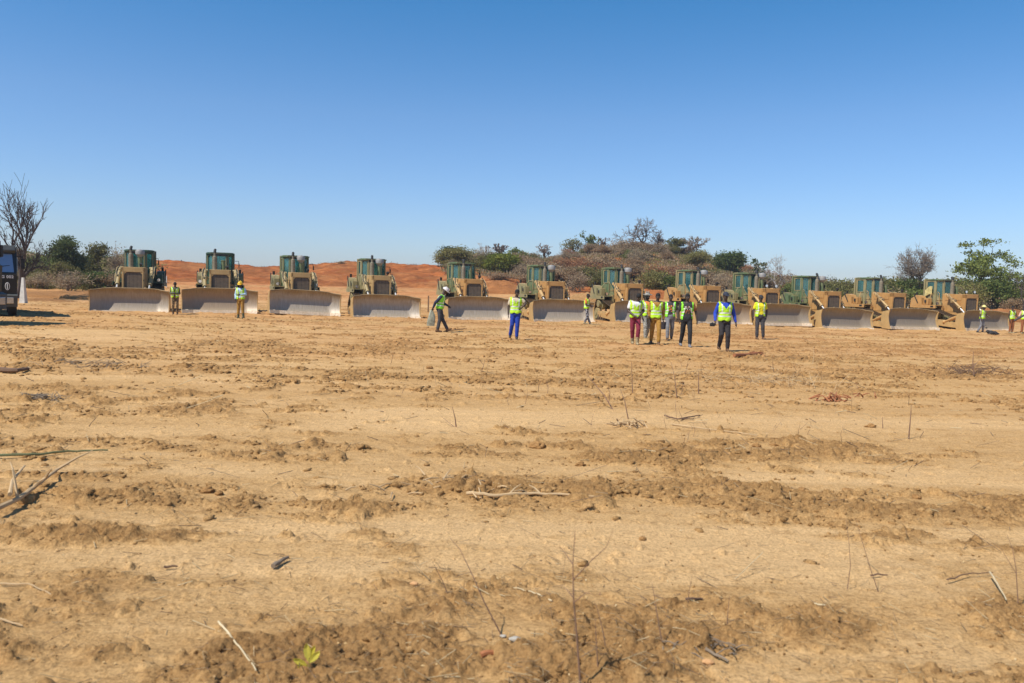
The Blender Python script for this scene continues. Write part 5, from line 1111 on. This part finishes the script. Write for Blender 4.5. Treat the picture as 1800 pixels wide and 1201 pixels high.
# ------------------------------------------------------------------ trucks
T_BLK = simple("truck_black_paint", (.012, .012, .012), .35, 0, .3, 5, dust=-.12); T_GREY = simple("truck_grey_trim", (.07, .075, .072), .6, 0, .2, 5, dust=0); T_WS = newmat("windshield_glass")[0]
b = T_WS.node_tree.nodes["Principled BSDF"]; b.inputs["Base Color"].default_value = (.22, .30, .42, 1); b.inputs["Roughness"].default_value = .05; b.inputs["Metallic"].default_value = .25; b.inputs["Specular IOR Level"].default_value = 1.0  # pale blue base colour paints in the sky's reflection on the glass
T_WHITE = simple("white_paint", (.78, .78, .76), .5, 0, .04); T_HEAD = simple("headlight_lens", (.55, .52, .48), .15, .6, .1)
def make_truck(loc, rz, label, text=None, height=3.05, parent=None):
    root = empty("truck", loc, rz, label, "truck"); W_ = 1.22; H_ = height; k = H_ / 3.05
    m = MB(); m.prism([(0, .95 * k), (-.05, 1.75 * k), (.06, 1.80 * k), (.28, 2.62 * k), (.45, 2.86 * k), (2.0, 2.90 * k), (2.1, 2.6 * k), (2.1, .85 * k), (.2, .85 * k)], 0, -W_, W_); cb = m.build("cab", T_BLK, root)
    m = MB(); m.add([(-W_ + .10, .045, 1.84 * k), (W_ - .10, .045, 1.84 * k), (W_ - .16, .262, 2.60 * k), (-W_ + .16, .262, 2.60 * k), (-W_ + .10, .085, 1.83 * k), (W_ - .10, .085, 1.83 * k), (W_ - .16, .30, 2.59 * k), (-W_ + .16, .30, 2.59 * k)], [(0, 1, 2, 3), (7, 6, 5, 4), (0, 4, 5, 1), (1, 5, 6, 2), (2, 6, 7, 3), (3, 7, 4, 0)]); m.build("windshield", T_WS, cb)
    m = MB(); m.box((0, .20, 2.78 * k), (2.36, .40, .24), Matrix.Rotation(R(-18), 3, 'X'), .04); m.build("sun_visor", T_GREY, cb)
    m = MB(); [m.box((0, -.045, (1.20 + .09 * i) * k), (1.5, .03, .04)) for i in range(4)]; m.box((0, -.035, 1.33 * k), (1.58, .02, .48)); m.build("grille", M_DARKIN, cb)
    m = MB(); m.prism([(-.16, .42 * k), (-.20, .88 * k), (-.02, .95 * k), (.5, .92 * k), (.5, .42 * k)], 0, -W_ - .01, W_ + .01); bp = m.build("bumper", T_GREY, root)
    for s in (-1, 1):
        m = MB(); m.box((s * .88, -.20, .68 * k), (.42, .05, .26), None, .02); m.build("headlight", T_HEAD, root)
        m = MB(); m.box((s * 1.24, .9, 2.2 * k), (.02, 1.0, .62)); m.build("side_window", T_WS, cb)
        m = MB(); m.tube([(s * 1.2, .25, 2.5 * k), (s * 1.42, .15, 2.5 * k), (s * 1.42, .15, 2.0 * k)], .02, 6); m.box((s * 1.44, .13, 2.2 * k), (.14, .08, .42), None, .03); m.build("mirror", M_BLACK, root)
        for y in (.75, 4.6):
            m = MB(); m.tube([(s * .90, y, .50), (s * 1.20, y, .50)], .50, 28); w_ = m.build("wheel", M_BLACK, root, True); m = MB(); m.tube([(s * 1.19, y, .50), (s * 1.215, y, .50)], .27, 20); m.build("rim", T_GREY, w_)
    for x in (-.55, .35):
        m = MB(); m.tube([(x, .03, 1.86 * k), (x + .25, .10, 2.06 * k), (x + .62, .13, 2.12 * k)], .014, 6); m.build("wiper", M_BLACK, cb)
    m = MB(); m.box((0, 4.2, .95), (.9, 6.0, .25)); m.box((0, 4.4, 1.25), (2.42, 4.9, .18)); [m.box((s * 1.2, 4.4, 1.75), (.06, 4.9, .95)) for s in (-1, 1)]; m.box((0, 1.98, 1.9), (2.42, .06, 1.2)); m.box((0, 6.82, 1.75), (2.42, .06, .95)); m.build("cargo_bed", T_BLK, root)
    m = MB(); m.box((0, -.06, 1.02 * k), (.3, .02, .05)); m.build("badge_bar", T_GREY, cb)
    if text:
        cu = bpy.data.curves.new("t", 'FONT'); cu.body = text; cu.size = .155; cu.extrude = .006; cu.offset = .006; cu.space_character = 1.12; to = bpy.data.objects.new("t", cu); COL.objects.link(to)
        dg = bpy.context.evaluated_depsgraph_get(); me = bpy.data.meshes.new_from_object(to.evaluated_get(dg)); bpy.data.objects.remove(to); me.materials.clear(); me.materials.append(T_WHITE); me.name = "lettering"
        x1 = max(v.co.x for v in me.vertices)
        o = add_obj("lettering", me, cb, (1.10 - x1, -.056, 1.60 * k)); o.rotation_euler = (R(93.6), 0, 0)
        m = MB(); n = 22; m.tube([(.88 + .075 * math.cos(a), -.062, 1.26 * k + .15 * math.sin(a)) for a in [i * 2 * math.pi / n for i in range(n + 1)]], .012, 6, cap=False); m.tube([(.88, -.064, 1.14 * k), (.88, -.064, 1.38 * k)], .018, 6); m.build("emblem", T_WHITE, cb)
    return root
tY = 33.4; e = atY(31, 500, tY)
make_truck((e.x - 1.24 * math.cos(R(33)), tY - 1.24 * math.sin(R(33)), mz(e.x - 1, tY)), R(33), "black truck with grey roof visor and white G 002 lettering at the left edge", "G 002")
# a second truck just outside the frame: its shadow lies on the ground at the left edge
sh = gp(-10, 577); t2 = make_truck((sh.x - 1.1, sh.y + .9, mz(sh.x, sh.y)), R(90), "second truck parked nearer the camera, outside the left edge of the picture", None, 3.5)
# ------------------------------------------------------------------ posts
def post(px, pyb, pyt, Y, w, mat, label, name="post", taper=.6):
    b_ = atY(px, pyb, Y); t = atY(px, pyt, Y); h = t.z - mz(b_.x, Y); m = MB(); z0 = mz(b_.x, Y) - .1; a = w / 2; c = a * taper
    vs = [(-a, -a, -.1), (a, -a, -.1), (a, a, -.1), (-a, a, -.1), (-c, -c, h), (c, -c, h), (c, c, h), (-c, c, h)]
    m.add(vs, [(0, 1, 2, 3), (4, 5, 6, 7), (0, 1, 5, 4), (1, 2, 6, 5), (2, 3, 7, 6), (3, 0, 4, 7)]); o = m.build(name, mat); o.location = (b_.x, Y, mz(b_.x, Y)); tag(o, label, "post")
CONC = simple("white_concrete", (.60, .58, .52), .85, 0, .2, 4)
post(41, 518, 488, 50, .36, CONC, "tapered white concrete marker post standing right of the black truck", taper=.35)
post(292.5, 496, 485, 82, .10, CONC, "small white stake right of the first bulldozer on the orange slope", name="stake", taper=.9)
post(753, 534, 520, 60, .10, simple("old_wood", (.22, .13, .07), .9), "short brown wooden stake behind the man in profile", name="stake", taper=.9)
post(319, 463, 457, 122, .14, M_BARKD, "tiny dark stump on the crest of the red bank between the first two bulldozers", name="stump", taper=.6)
# ------------------------------------------------------------------ sticks, stems and litter
S_BR = simple("stick_brown", (.17, .10, .06), .9); S_PALE = simple("straw_pale", (.62, .50, .30), .85); S_GREY = simple("stick_grey", (.23, .175, .12), .85); S_RED = simple("stick_redbrown", (.34, .13, .05), .85); S_TAN = simple("stick_tan", (.52, .36, .19), .9); S_STEM = simple("stem_brown", (.24, .14, .085), .9)
def stand_pt(px, py): p = gp(px, py); p.z = mz(p.x, p.y); return p
def lying(name, pts, r, mat, label, cat="stick", lift=.01, bend=.01, side=()):
    P = [stand_pt(*q) for q in pts]; rng_ = random.Random(int(pts[0][0])); out = []
    for i in range(len(P) - 1):
        for k in range(5): q = P[i].lerp(P[i + 1], k / 5); q.z = mz(q.x, q.y) + lift + r + rng_.uniform(0, bend); out.append(q)
    q = P[-1].copy(); q.z = mz(q.x, q.y) + lift + r; out.append(q); m = MB(); n = len(out); m.tube(out, [r * (1 - .5 * i / n) for i in range(n)], 7)
    for (t, dx, dy, dz) in side: a = out[int(t * (n - 1))]; m.tube([a, a + Vector((dx, dy, dz)) * .5 + Vector((0, 0, .01)), a + Vector((dx, dy, dz))], [r * .6, r * .45, r * .2], 5)
    tag(m.build(name, mat, None, True), label, cat)
def raised(name, base, tips_, r, mat, label, cat="stem"):
    """a stem rooted at pixel base; tips_: list of polylines in pixels at the same distance"""
    b_ = stand_pt(*base); m = MB()
    for n_, pl in enumerate(tips_):
        pts = [atY(x, y, b_.y + dy) for x, y, dy in pl]; m.tube(pts, [r * (.55 if n_ else 1) * (1 - .75 * i / (len(pts) - 1)) for i in range(len(pts))], 6)
    tag(m.build(name, mat, None, True), label, cat)
raised("weed_stem", (1020, 1212), [[(1021, 1215, 0), (1014, 1120, 0), (1008, 1050, 0), (1007, 990, 0), (1011, 932, 0)], [(1007, 992, 0), (995, 975, .03), (986, 962, .05)], [(1008, 1060, 0), (1030, 1042, -.04), (1040, 1044, -.06)], [(1007, 1050, 0), (996, 1036, .03), (986, 1028, .05)], [(1007, 1020, 0), (1040, 985, -.08), (1066, 962, -.12), (1078, 930, -.14)]], .0052, S_STEM, "tallest thin brown weed stem in the lower middle foreground, with side shoots")
raised("weed_stem", (882, 1118), [[(882, 1118, 0), (852, 1060, 0), (830, 1010, .02), (808, 965, .05), (790, 945, .08)]], .004, S_STEM, "slender brown stem leaning left in front of the tallest stem")
raised("weed_stem", (788, 1050), [[(789, 1050, 0), (780, 1026, 0), (760, 987, .02)]], .004, S_BR, "short dark stem leaning left, left of the leaning slender stem")
raised("weed_stem", (1165, 1138), [[(1165, 1138, 0), (1155, 1080, 0), (1146, 1024, .02)], [(1150, 1046, 0), (1165, 1052, -.03), (1176, 1063, -.05)]], .0038, S_STEM, "upright brown stem with a drooping twig right of the tallest stem")
raised("weed_stem", (1052, 1190), [[(1052, 1190, 0), (1049, 1140, 0), (1046, 1088, .01)]], .0038, S_STEM, "short upright stem just right of the tallest stem's foot")
raised("weed_stem", (1068, 1160), [[(1068, 1160, 0), (1060, 1110, 0), (1050, 1070, .01), (1044, 1055, .01)]], .003, S_STEM, "curved thin stem behind the short upright stem")
raised("weed_stem", (1489, 1038), [[(1489, 1038, 0), (1495, 995, 0), (1492, 950, 0), (1487, 912, .02)]], .003, S_STEM, "thin straight stem, left one of the pair at the lower right")
raised("weed_stem", (1545, 1044), [[(1545, 1044, 0), (1530, 1000, 0), (1515, 950, .02), (1503, 910, .04)], [(1545, 1044, 0), (1560, 1028, -.02)]], .003, S_STEM, "thin leaning stem, right one of the pair at the lower right")
raised("weed_stem", (1278, 1100), [[(1278, 1100, 0), (1280, 1070, 0), (1282, 1047, 0)]], .003, S_STEM, "tiny upright stem at the lower right of the middle")
raised("weed_stem", (1208, 1065), [[(1208, 1065, 0), (1212, 1035, 0), (1217, 1010, 0)]], .0025, S_STEM, "very thin short stem above the tiny upright stem")
raised("weed_stem", (1790, 1070), [[(1790, 1070, 0), (1786, 1000, 0), (1780, 965, 0), (1770, 940, .04)], [(1787, 1010, 0), (1760, 965, .03), (1710, 930, .08)]], .0035, S_STEM, "branched brown stem at the right edge above the lower corner")
raised("weed_stem", (1597, 775), [[(1597, 775, 0), (1600, 740, 0), (1602, 712, 0)]], .011, S_STEM, "dark straight stem standing alone right of centre")
raised("weed_stem", (1552, 757), [[(1552, 757, 0), (1551, 733, 0)]], .008, S_STEM, "short stem left of the dark straight one")
raised("weed_stem", (1228, 692), [[(1228, 692, 0), (1228, 670, 0), (1228, 652, 0)]], .012, S_STEM, "straight stem below the man with royal blue sleeves")
raised("weed_stem", (1078, 722), [[(1078, 722, 0), (1062, 695, .1), (1045, 675, .2), (1030, 655, .3)], [(1070, 708, 0), (1072, 690, 0), (1068, 680, 0)]], .012, S_STEM, "forked grey stem leaning left below the men in maroon and mustard")
raised("weed_stem", (1112, 695), [[(1112, 700, 0), (1111, 665, 0), (1110, 635, 0)]], .010, S_STEM, "tall straight stem below the man in maroon trousers")
raised("weed_stem", (1190, 700), [[(1190, 700, 0), (1186, 665, 0), (1180, 637, .1)]], .009, S_STEM, "thin leaning stem below the men in black and grey trousers")
raised("weed_stem", (1105, 740), [[(1105, 740, 0), (1098, 705, 0), (1090, 683, .1)]], .009, S_STEM, "stem standing in the small pile of chopped twigs")
raised("weed_stem", (802, 753), [[(802, 753, 0), (800, 735, 0), (795, 715, 0)], [(802, 753, 0), (785, 740, .1), (772, 728, .2)]], .010, S_STEM, "small V-shaped dry stem on the pale strip left of centre")
raised("weed_stem", (1130, 650), [[(1712, 660, 0), (1710, 640, 0), (1711, 618, 0)], [(1711, 645, 0), (1722, 632, 0)], [(1711, 650, 0), (1700, 640, 0)]], .02, S_STEM, "small dry branching shrub on the field at the right")
rng = random.Random(9)
for i in range(70):
    px = rng.choice([rng.uniform(1020, 1760), rng.uniform(1180, 1500), rng.uniform(620, 1100)]); py = rng.uniform(640, 790 if px > 1000 else 720); h = rng.uniform(10, 34); le = rng.uniform(-8, 8)
    b_ = stand_pt(px, py); d = b_.y; m = MB(); p0 = b_; p2 = atY(px + le, py - h, d + rng.uniform(-.2, .2)); p1 = p0.lerp(p2, .5) + Vector((rng.uniform(-.03, .03), 0, 0)); r_ = rng.uniform(.0022, .0042) * max(1, d / 11)
    m.tube([p0 - Vector((0, 0, .03)), p1, p2], [r_, r_ * .8, r_ * .4], 4)
    if rng.random() < .5: q = p0.lerp(p2, .6); m.tube([q, q + Vector((rng.uniform(-.12, .12), 0, rng.uniform(.05, .15)))], [r_ * .7, r_ * .3], 4)
    tag(m.build("weed_stem", S_STEM if rng.random() < .6 else S_TAN, None), "thin dry weed stem sticking up from the middle of the field", "stem", "thin dry stems across the middle of the field")
# lying sticks
lying("fallen_branch", [(-6, 918), (40, 893), (72, 868), (108, 838)], .022, S_TAN, "forked bare branch lying at the left edge of the foreground", "branch", .05, .01, [(.95, .18, .25, .12), (.55, .12, -.05, .09), (.30, -.1, .1, .2), (.75, .1, -.08, .10)])
lying("fallen_branch", [(18, 905), (22, 880), (44, 850)], .016, S_TAN, "shorter upright prong beside the forked branch at the left edge", "branch", .12, .01, [(.6, -.1, .1, .1)])
lying("stick", [(-5, 808), (60, 806), (120, 800), (190, 797)], .014, simple("stick_green", (.13, .14, .06), .85), "long greenish stick lying level at the left edge")
lying("stick", [(480, 1006), (506, 989)], .017, S_GREY, "short thick grey stick in the left foreground")
lying("stick", [(288, 1006), (312, 1003)], .008, S_BR, "small brown stick left of the thick grey stick")
lying("stick", [(845, 1162), (880, 1156), (916, 1150)], .015, S_RED, "reddish-brown rotten stick near the bottom below the white stone")
lying("straw", [(384, 1110), (402, 1132), (425, 1160), (450, 1196)], .0055, S_PALE, "long pale straw curving to the bottom edge, left of the yellow plant", "straw", .035)
lying("straw", [(0, 1098), (40, 1108)], .006, S_TAN, "pale straw at the left edge near the bottom", "straw")
lying("straw", [(0, 1036), (50, 1035), (92, 1054)], .006, S_TAN, "bent tan stalk at the left edge above the pale straw", "straw")
lying("straw", [(1431, 1069), (1472, 1078)], .006, S_PALE, "short white straw at the lower right", "straw")
lying("straw", [(1739, 1018), (1752, 1040), (1768, 1067)], .006, S_PALE, "thick pale stalk at the lower right near the edge", "straw", .03)
lying("stick", [(1530, 1018), (1560, 1017)], .006, S_BR, "small dark twig between the pair of stems and the right edge")
lying("stick", [(1664, 1027), (1700, 1016), (1745, 1013)], .005, S_BR, "dark twig lying left of the thick pale stalk")
lying("stick", [(820, 880), (870, 884), (930, 880), (980, 882), (1045, 885)], .016, S_TAN, "long tan root lying along the rough strip in the middle distance", "root", .03, .012, [(.35, .1, .12, .06), (.6, -.1, .1, .05)])
lying("stick", [(1168, 736), (1190, 743), (1220, 742)], .012, S_BR, "curved dark twig right of the small pile of chopped twigs")
lying("stick", [(1180, 752), (1330, 772)], .010, S_TAN, "long thin stalk lying on the pale strip right of centre")
lying("stick", [(1195, 742), (1230, 735)], .012, S_BR, "short twig on the pale strip right of centre")
lying("stick", [(1290, 632), (1330, 629)], .05, S_RED, "dark reddish log end lying below and right of the man with royal blue sleeves", "log", .05)
lying("stick", [(1220, 1140), (1250, 1158), (1280, 1172)], .010, S_GREY, "grey broken stick at the bottom right of the middle")
lying("stick", [(1205, 1062), (1235, 1060)], .008, S_BR, "short dark twig at the lower right of the middle")
lying("stick", [(780, 584), (818, 580)], .02, S_BR, "thin dark branch lying in front of the man in profile", "branch")
lying("stick", [(0, 660), (30, 661), (50, 658)], .05, S_BR, "short dark branch at the left edge below the truck shadow", "branch")
lying("stick", [(970, 1065), (940, 1050), (900, 1040)], .005, S_PALE, "thin pale stalk behind the tallest stem", "straw")
# red-brown uprooted clod group and twig piles
def twig_pile(px, py, n, L, r, spread, mat, label, seed, name="twig_pile", cat="brushwood"):
    rng_ = random.Random(seed); b_ = stand_pt(px, py); m = MB()
    for i in range(n):
        a = rng_.uniform(0, 6.28); q = b_ + Vector((rng_.gauss(0, spread), rng_.gauss(0, spread * .5), rng_.uniform(.0, L * .35))); d = Vector((math.cos(a), math.sin(a), rng_.uniform(-.1, .7))).normalized() * L * rng_.uniform(.4, 1)
        m.tube([q - d * .5, q + Vector((0, 0, .01)), q + d * .5], [r, r * .8, r * .5], 5)
    tag(m.build(name, mat), label, cat)
twig_pile(1102, 753, 34, .20, .010, .12, S_TAN, "small heap of chopped pale twigs on the pale strip in the middle", 3)
twig_pile(1462, 703, 30, .26, .018, .15, S_RED, "reddish-brown uprooted stump fragments right of centre", 4)
twig_pile(1508, 696, 10, .2, .013, .2, S_RED, "scattered reddish bark pieces right of the uprooted stump", 5)
twig_pile(68, 703, 60, .26, .006, .14, S_GREY, "round grey tuft of dry brush at the left", 6)
twig_pile(1325, 626, 18, .3, .025, .12, S_RED, "dark red stump fragment right of the man with royal blue sleeves", 7)
twig_pile(1712, 660, 90, .6, .006, .4, S_BR, "low tangle of dark brush under the small shrub at the right", 8)
twig_pile(1240, 1150, 30, .12, .004, .10, S_GREY, "grey tuft of dry stalks at the bottom right of the middle", 10)
twig_pile(170, 650, 60, .4, .005, .5, S_GREY, "flattened grey brush patch at the left of the field", 11)
twig_pile(800, 862, 30, .22, .008, .4, S_TAN, "torn roots sticking out of the rough strip in the middle", 12)
twig_pile(1330, 672, 90, .6, .006, .8, S_TAN, "flattened strip of dry grass stalks right of centre", 13)
def stone(px, py, r, mat, label):
    V = IV2 * (1 + .3 * fbm(IV2[:, 0] * 1.9 + px, IV2[:, 1] * 1.9 + IV2[:, 2], 3, 55)[:, None]) * np.array([1.4, .9, .6]) * r; p = stand_pt(px, py)
    me = bpy.data.meshes.new("stone"); me.from_pydata([tuple(v) for v in V], [], [tuple(f) for f in IF2]); me.materials.append(mat); tag(add_obj("stone", me, None, (p.x, p.y, p.z + r * .6)), label, "stone")
ST_W = simple("stone_white", (.40, .37, .31), .8, 0, .15, 20); ST_O = simple("stone_orange", (.60, .33, .14), .85, 0, .2, 20)
stone(906, 1130, .022, ST_W, "largest white stone in the foreground, above the reddish stick"); stone(884, 1122, .012, ST_W, "small white stone left of the largest white stone"); stone(981, 1135, .013, ST_W, "flat white stone left of the tallest stem")
stone(1018, 1110, .014, ST_W, "pale stone touching the tallest stem"); stone(728, 1031, .020, ST_O, "flat orange leaf-like stone left of the leaning stem"); stone(365, 1181, .024, ST_O, "orange stone at the bottom left"); stone(945, 1143, .026, ST_O, "orange-yellow stone right of the reddish stick")
stone(1132, 1165, .016, ST_O, "small orange stone among the litter at the bottom"); stone(1026, 1176, .02, ST_O, "orange chip at the foot of the tallest stem"); stone(1245, 1170, .022, ST_O, "orange chip under the grey broken stick"); stone(830, 1156, .014, simple("stone_pink", (.60, .38, .28), .85), "pinkish stone left of the reddish stick")
# yellow seedling
b_ = stand_pt(541, 1188); root = empty("seedling", b_, 0, "bright yellow-green seedling in the bottom left foreground", "plant"); LM = leafmat("seedling_leaf", (.72, .60, .05), (.86, .76, .14), 20)
s_ = F_PX / b_.y; m = MB(); m.tube([(0, 0, -.01), (.006, 0, 20 / s_), (.004, 0, 45 / s_)], [.0025, .002, .0015], 6); m.build("stem", simple("seedling_stem", (.35, .30, .06), .8), root)
for (x, z, dx, dz, w) in [(0, 26, -2, 34, 7), (2, 22, 20, 24, 6), (-2, 18, -24, 12, 6), (1, 30, 12, 26, 5), (0, 14, -18, 2, 5)]:
    m = MB(); A = Vector((x / s_, 0, z / s_)); d = Vector((dx / s_, -.01, dz / s_)); n_ = d.cross(Vector((0, 1, 0))).normalized() * w / s_; th = Vector((0, .0012, 0)); L = []
    for t, w_ in ((0, .15), (.3, .8), (.6, 1), (.85, .6), (1, .05)): L.append((A + d * t + n_ * w_, A + d * t + Vector((0, .006 * t, 0)), A + d * t - n_ * w_))
    vs = [p + th * k for k in (0, 1) for l in L for p in l]; fs = []
    for k in (0, 1):
        for i in range(4):
            for j in range(2): a = k * 15 + i * 3 + j; fs.append((a, a + 1, a + 4, a + 3))
    m.add(vs, fs); m.build("leaf", LM, root)
# litter: short straws, twig bits and dead leaves all over the near field
rs = np.random.RandomState(21); n = 5200; Y = np.exp(rs.uniform(math.log(2.9), math.log(30), n)); X = rs.uniform(-1, 1, n) * (.72 * Y + .8)
near = rs.rand(n) < .35; Y[near] = rs.uniform(2.9, 5.2, near.sum()); X[near] = rs.normal(.35, 1.4, near.sum())
rr = roughness(X, Y); keep = rs.rand(n) < .25 + .8 * np.clip(rr, 0, 1); X, Y, rr = X[keep], Y[keep], rr[keep]; n = len(X); Z = macro(X, Y) + detail(X, Y, rr) + .004
L = rs.uniform(.02, .11, n) * (1 + rs.rand(n) ** 6 * 2.5) * np.clip(Y / 6, .7, 1.8); w = rs.uniform(.0008, .0022, n) * np.clip(Y / 5, .8, 2.6); a = rs.uniform(0, 6.28, n); tz = rs.uniform(-.1, .45, n)
D = np.stack([np.cos(a), np.sin(a), tz], 1) * L[:, None] * .5; C = np.stack([X, Y, Z + L * .5 * np.abs(tz)], 1); S1 = np.stack([-np.sin(a), np.cos(a), 0 * a], 1) * w[:, None]; S2 = np.stack([0 * a, 0 * a, w], 1)
V = np.stack([C - D - S1, C - D + S1, C - D + S2 * 2, C + D - S1, C + D + S1, C + D + S2 * 2], 1).reshape(-1, 3); base = (np.arange(n) * 6)[:, None, None]
F = (np.array([[0, 1, 4, 3], [1, 2, 5, 4], [2, 0, 3, 5]])[None] + base).reshape(-1, 4)
def litter_mat():
    m, nt, b = newmat("litter"); g_ = N(nt, "ShaderNodeNewGeometry"); r = ramp(nt, g_.outputs["Random Per Island"], [(0, (.14, .085, .05)), (.4, (.26, .17, .09)), (.75, (.42, .30, .15)), (1, (.58, .47, .28))]); nt.links.new(r.outputs[0], b.inputs["Base Color"]); b.inputs["Roughness"].default_value = .9; return m
M_LIT = litter_mat(); tag(add_obj("plant_litter", grid_mesh("plant_litter", V, F, M_LIT, smooth=False)), "short straws and twig bits scattered over the bare field", "litter", kind="stuff")
# dead leaves, foreground
n = 900; Y = rs.uniform(2.9, 6.5, n); X = rs.normal(.3, 1.5, n); rr = roughness(X, Y); Z = macro(X, Y) + detail(X, Y, rr) + .005; s = rs.uniform(.004, .012, n)[:, None]
A_ = rs.normal(0, 1, (n, 3)); A_[:, 2] *= .35; A_ /= np.linalg.norm(A_, axis=1)[:, None]; B_ = np.cross(A_, rs.normal(0, .3, (n, 3)) + [0, 0, 1]); B_ /= np.linalg.norm(B_, axis=1)[:, None]; C = np.stack([X, Y, Z + s[:, 0] * .4], 1)
V = np.stack([C - A_ * s, C - B_ * s * .5, C + A_ * s, C + B_ * s * .5 + [0, 0, .003]], 1).reshape(-1, 3); F = np.arange(n * 4).reshape(-1, 4)
def dl():
    m, nt, b = newmat("dead_leaf"); g_ = N(nt, "ShaderNodeNewGeometry"); r = ramp(nt, g_.outputs["Random Per Island"], [(0, (.22, .12, .06)), (.4, (.42, .26, .10)), (.85, (.55, .37, .16)), (1, (.60, .48, .28))]); nt.links.new(r.outputs[0], b.inputs["Base Color"]); b.inputs["Roughness"].default_value = .8; return m
tag(add_obj("dead_leaves", grid_mesh("dead_leaves", V, F, dl(), smooth=False)), "dry fallen leaves strewn over the foreground soil", "leaves", kind="stuff")

# ------------------------------------------------------------------ dusty air
m_, nt_, b_2 = newmat("dusty_air"); nt_.nodes.remove(b_2); vol = N(nt_, "ShaderNodeVolumePrincipled"); vol.inputs["Color"].default_value = (.86, .90, .95, 1); vol.inputs["Density"].default_value = .0004; vol.inputs["Anisotropy"].default_value = .2
nt_.links.new(vol.outputs[0], nt_.nodes["Material Output"].inputs["Volume"])
hz = MB(); hz.box((0, 200, 14), (1400, 1400, 32)); tag(hz.build("haze", m_), kind="stuff")
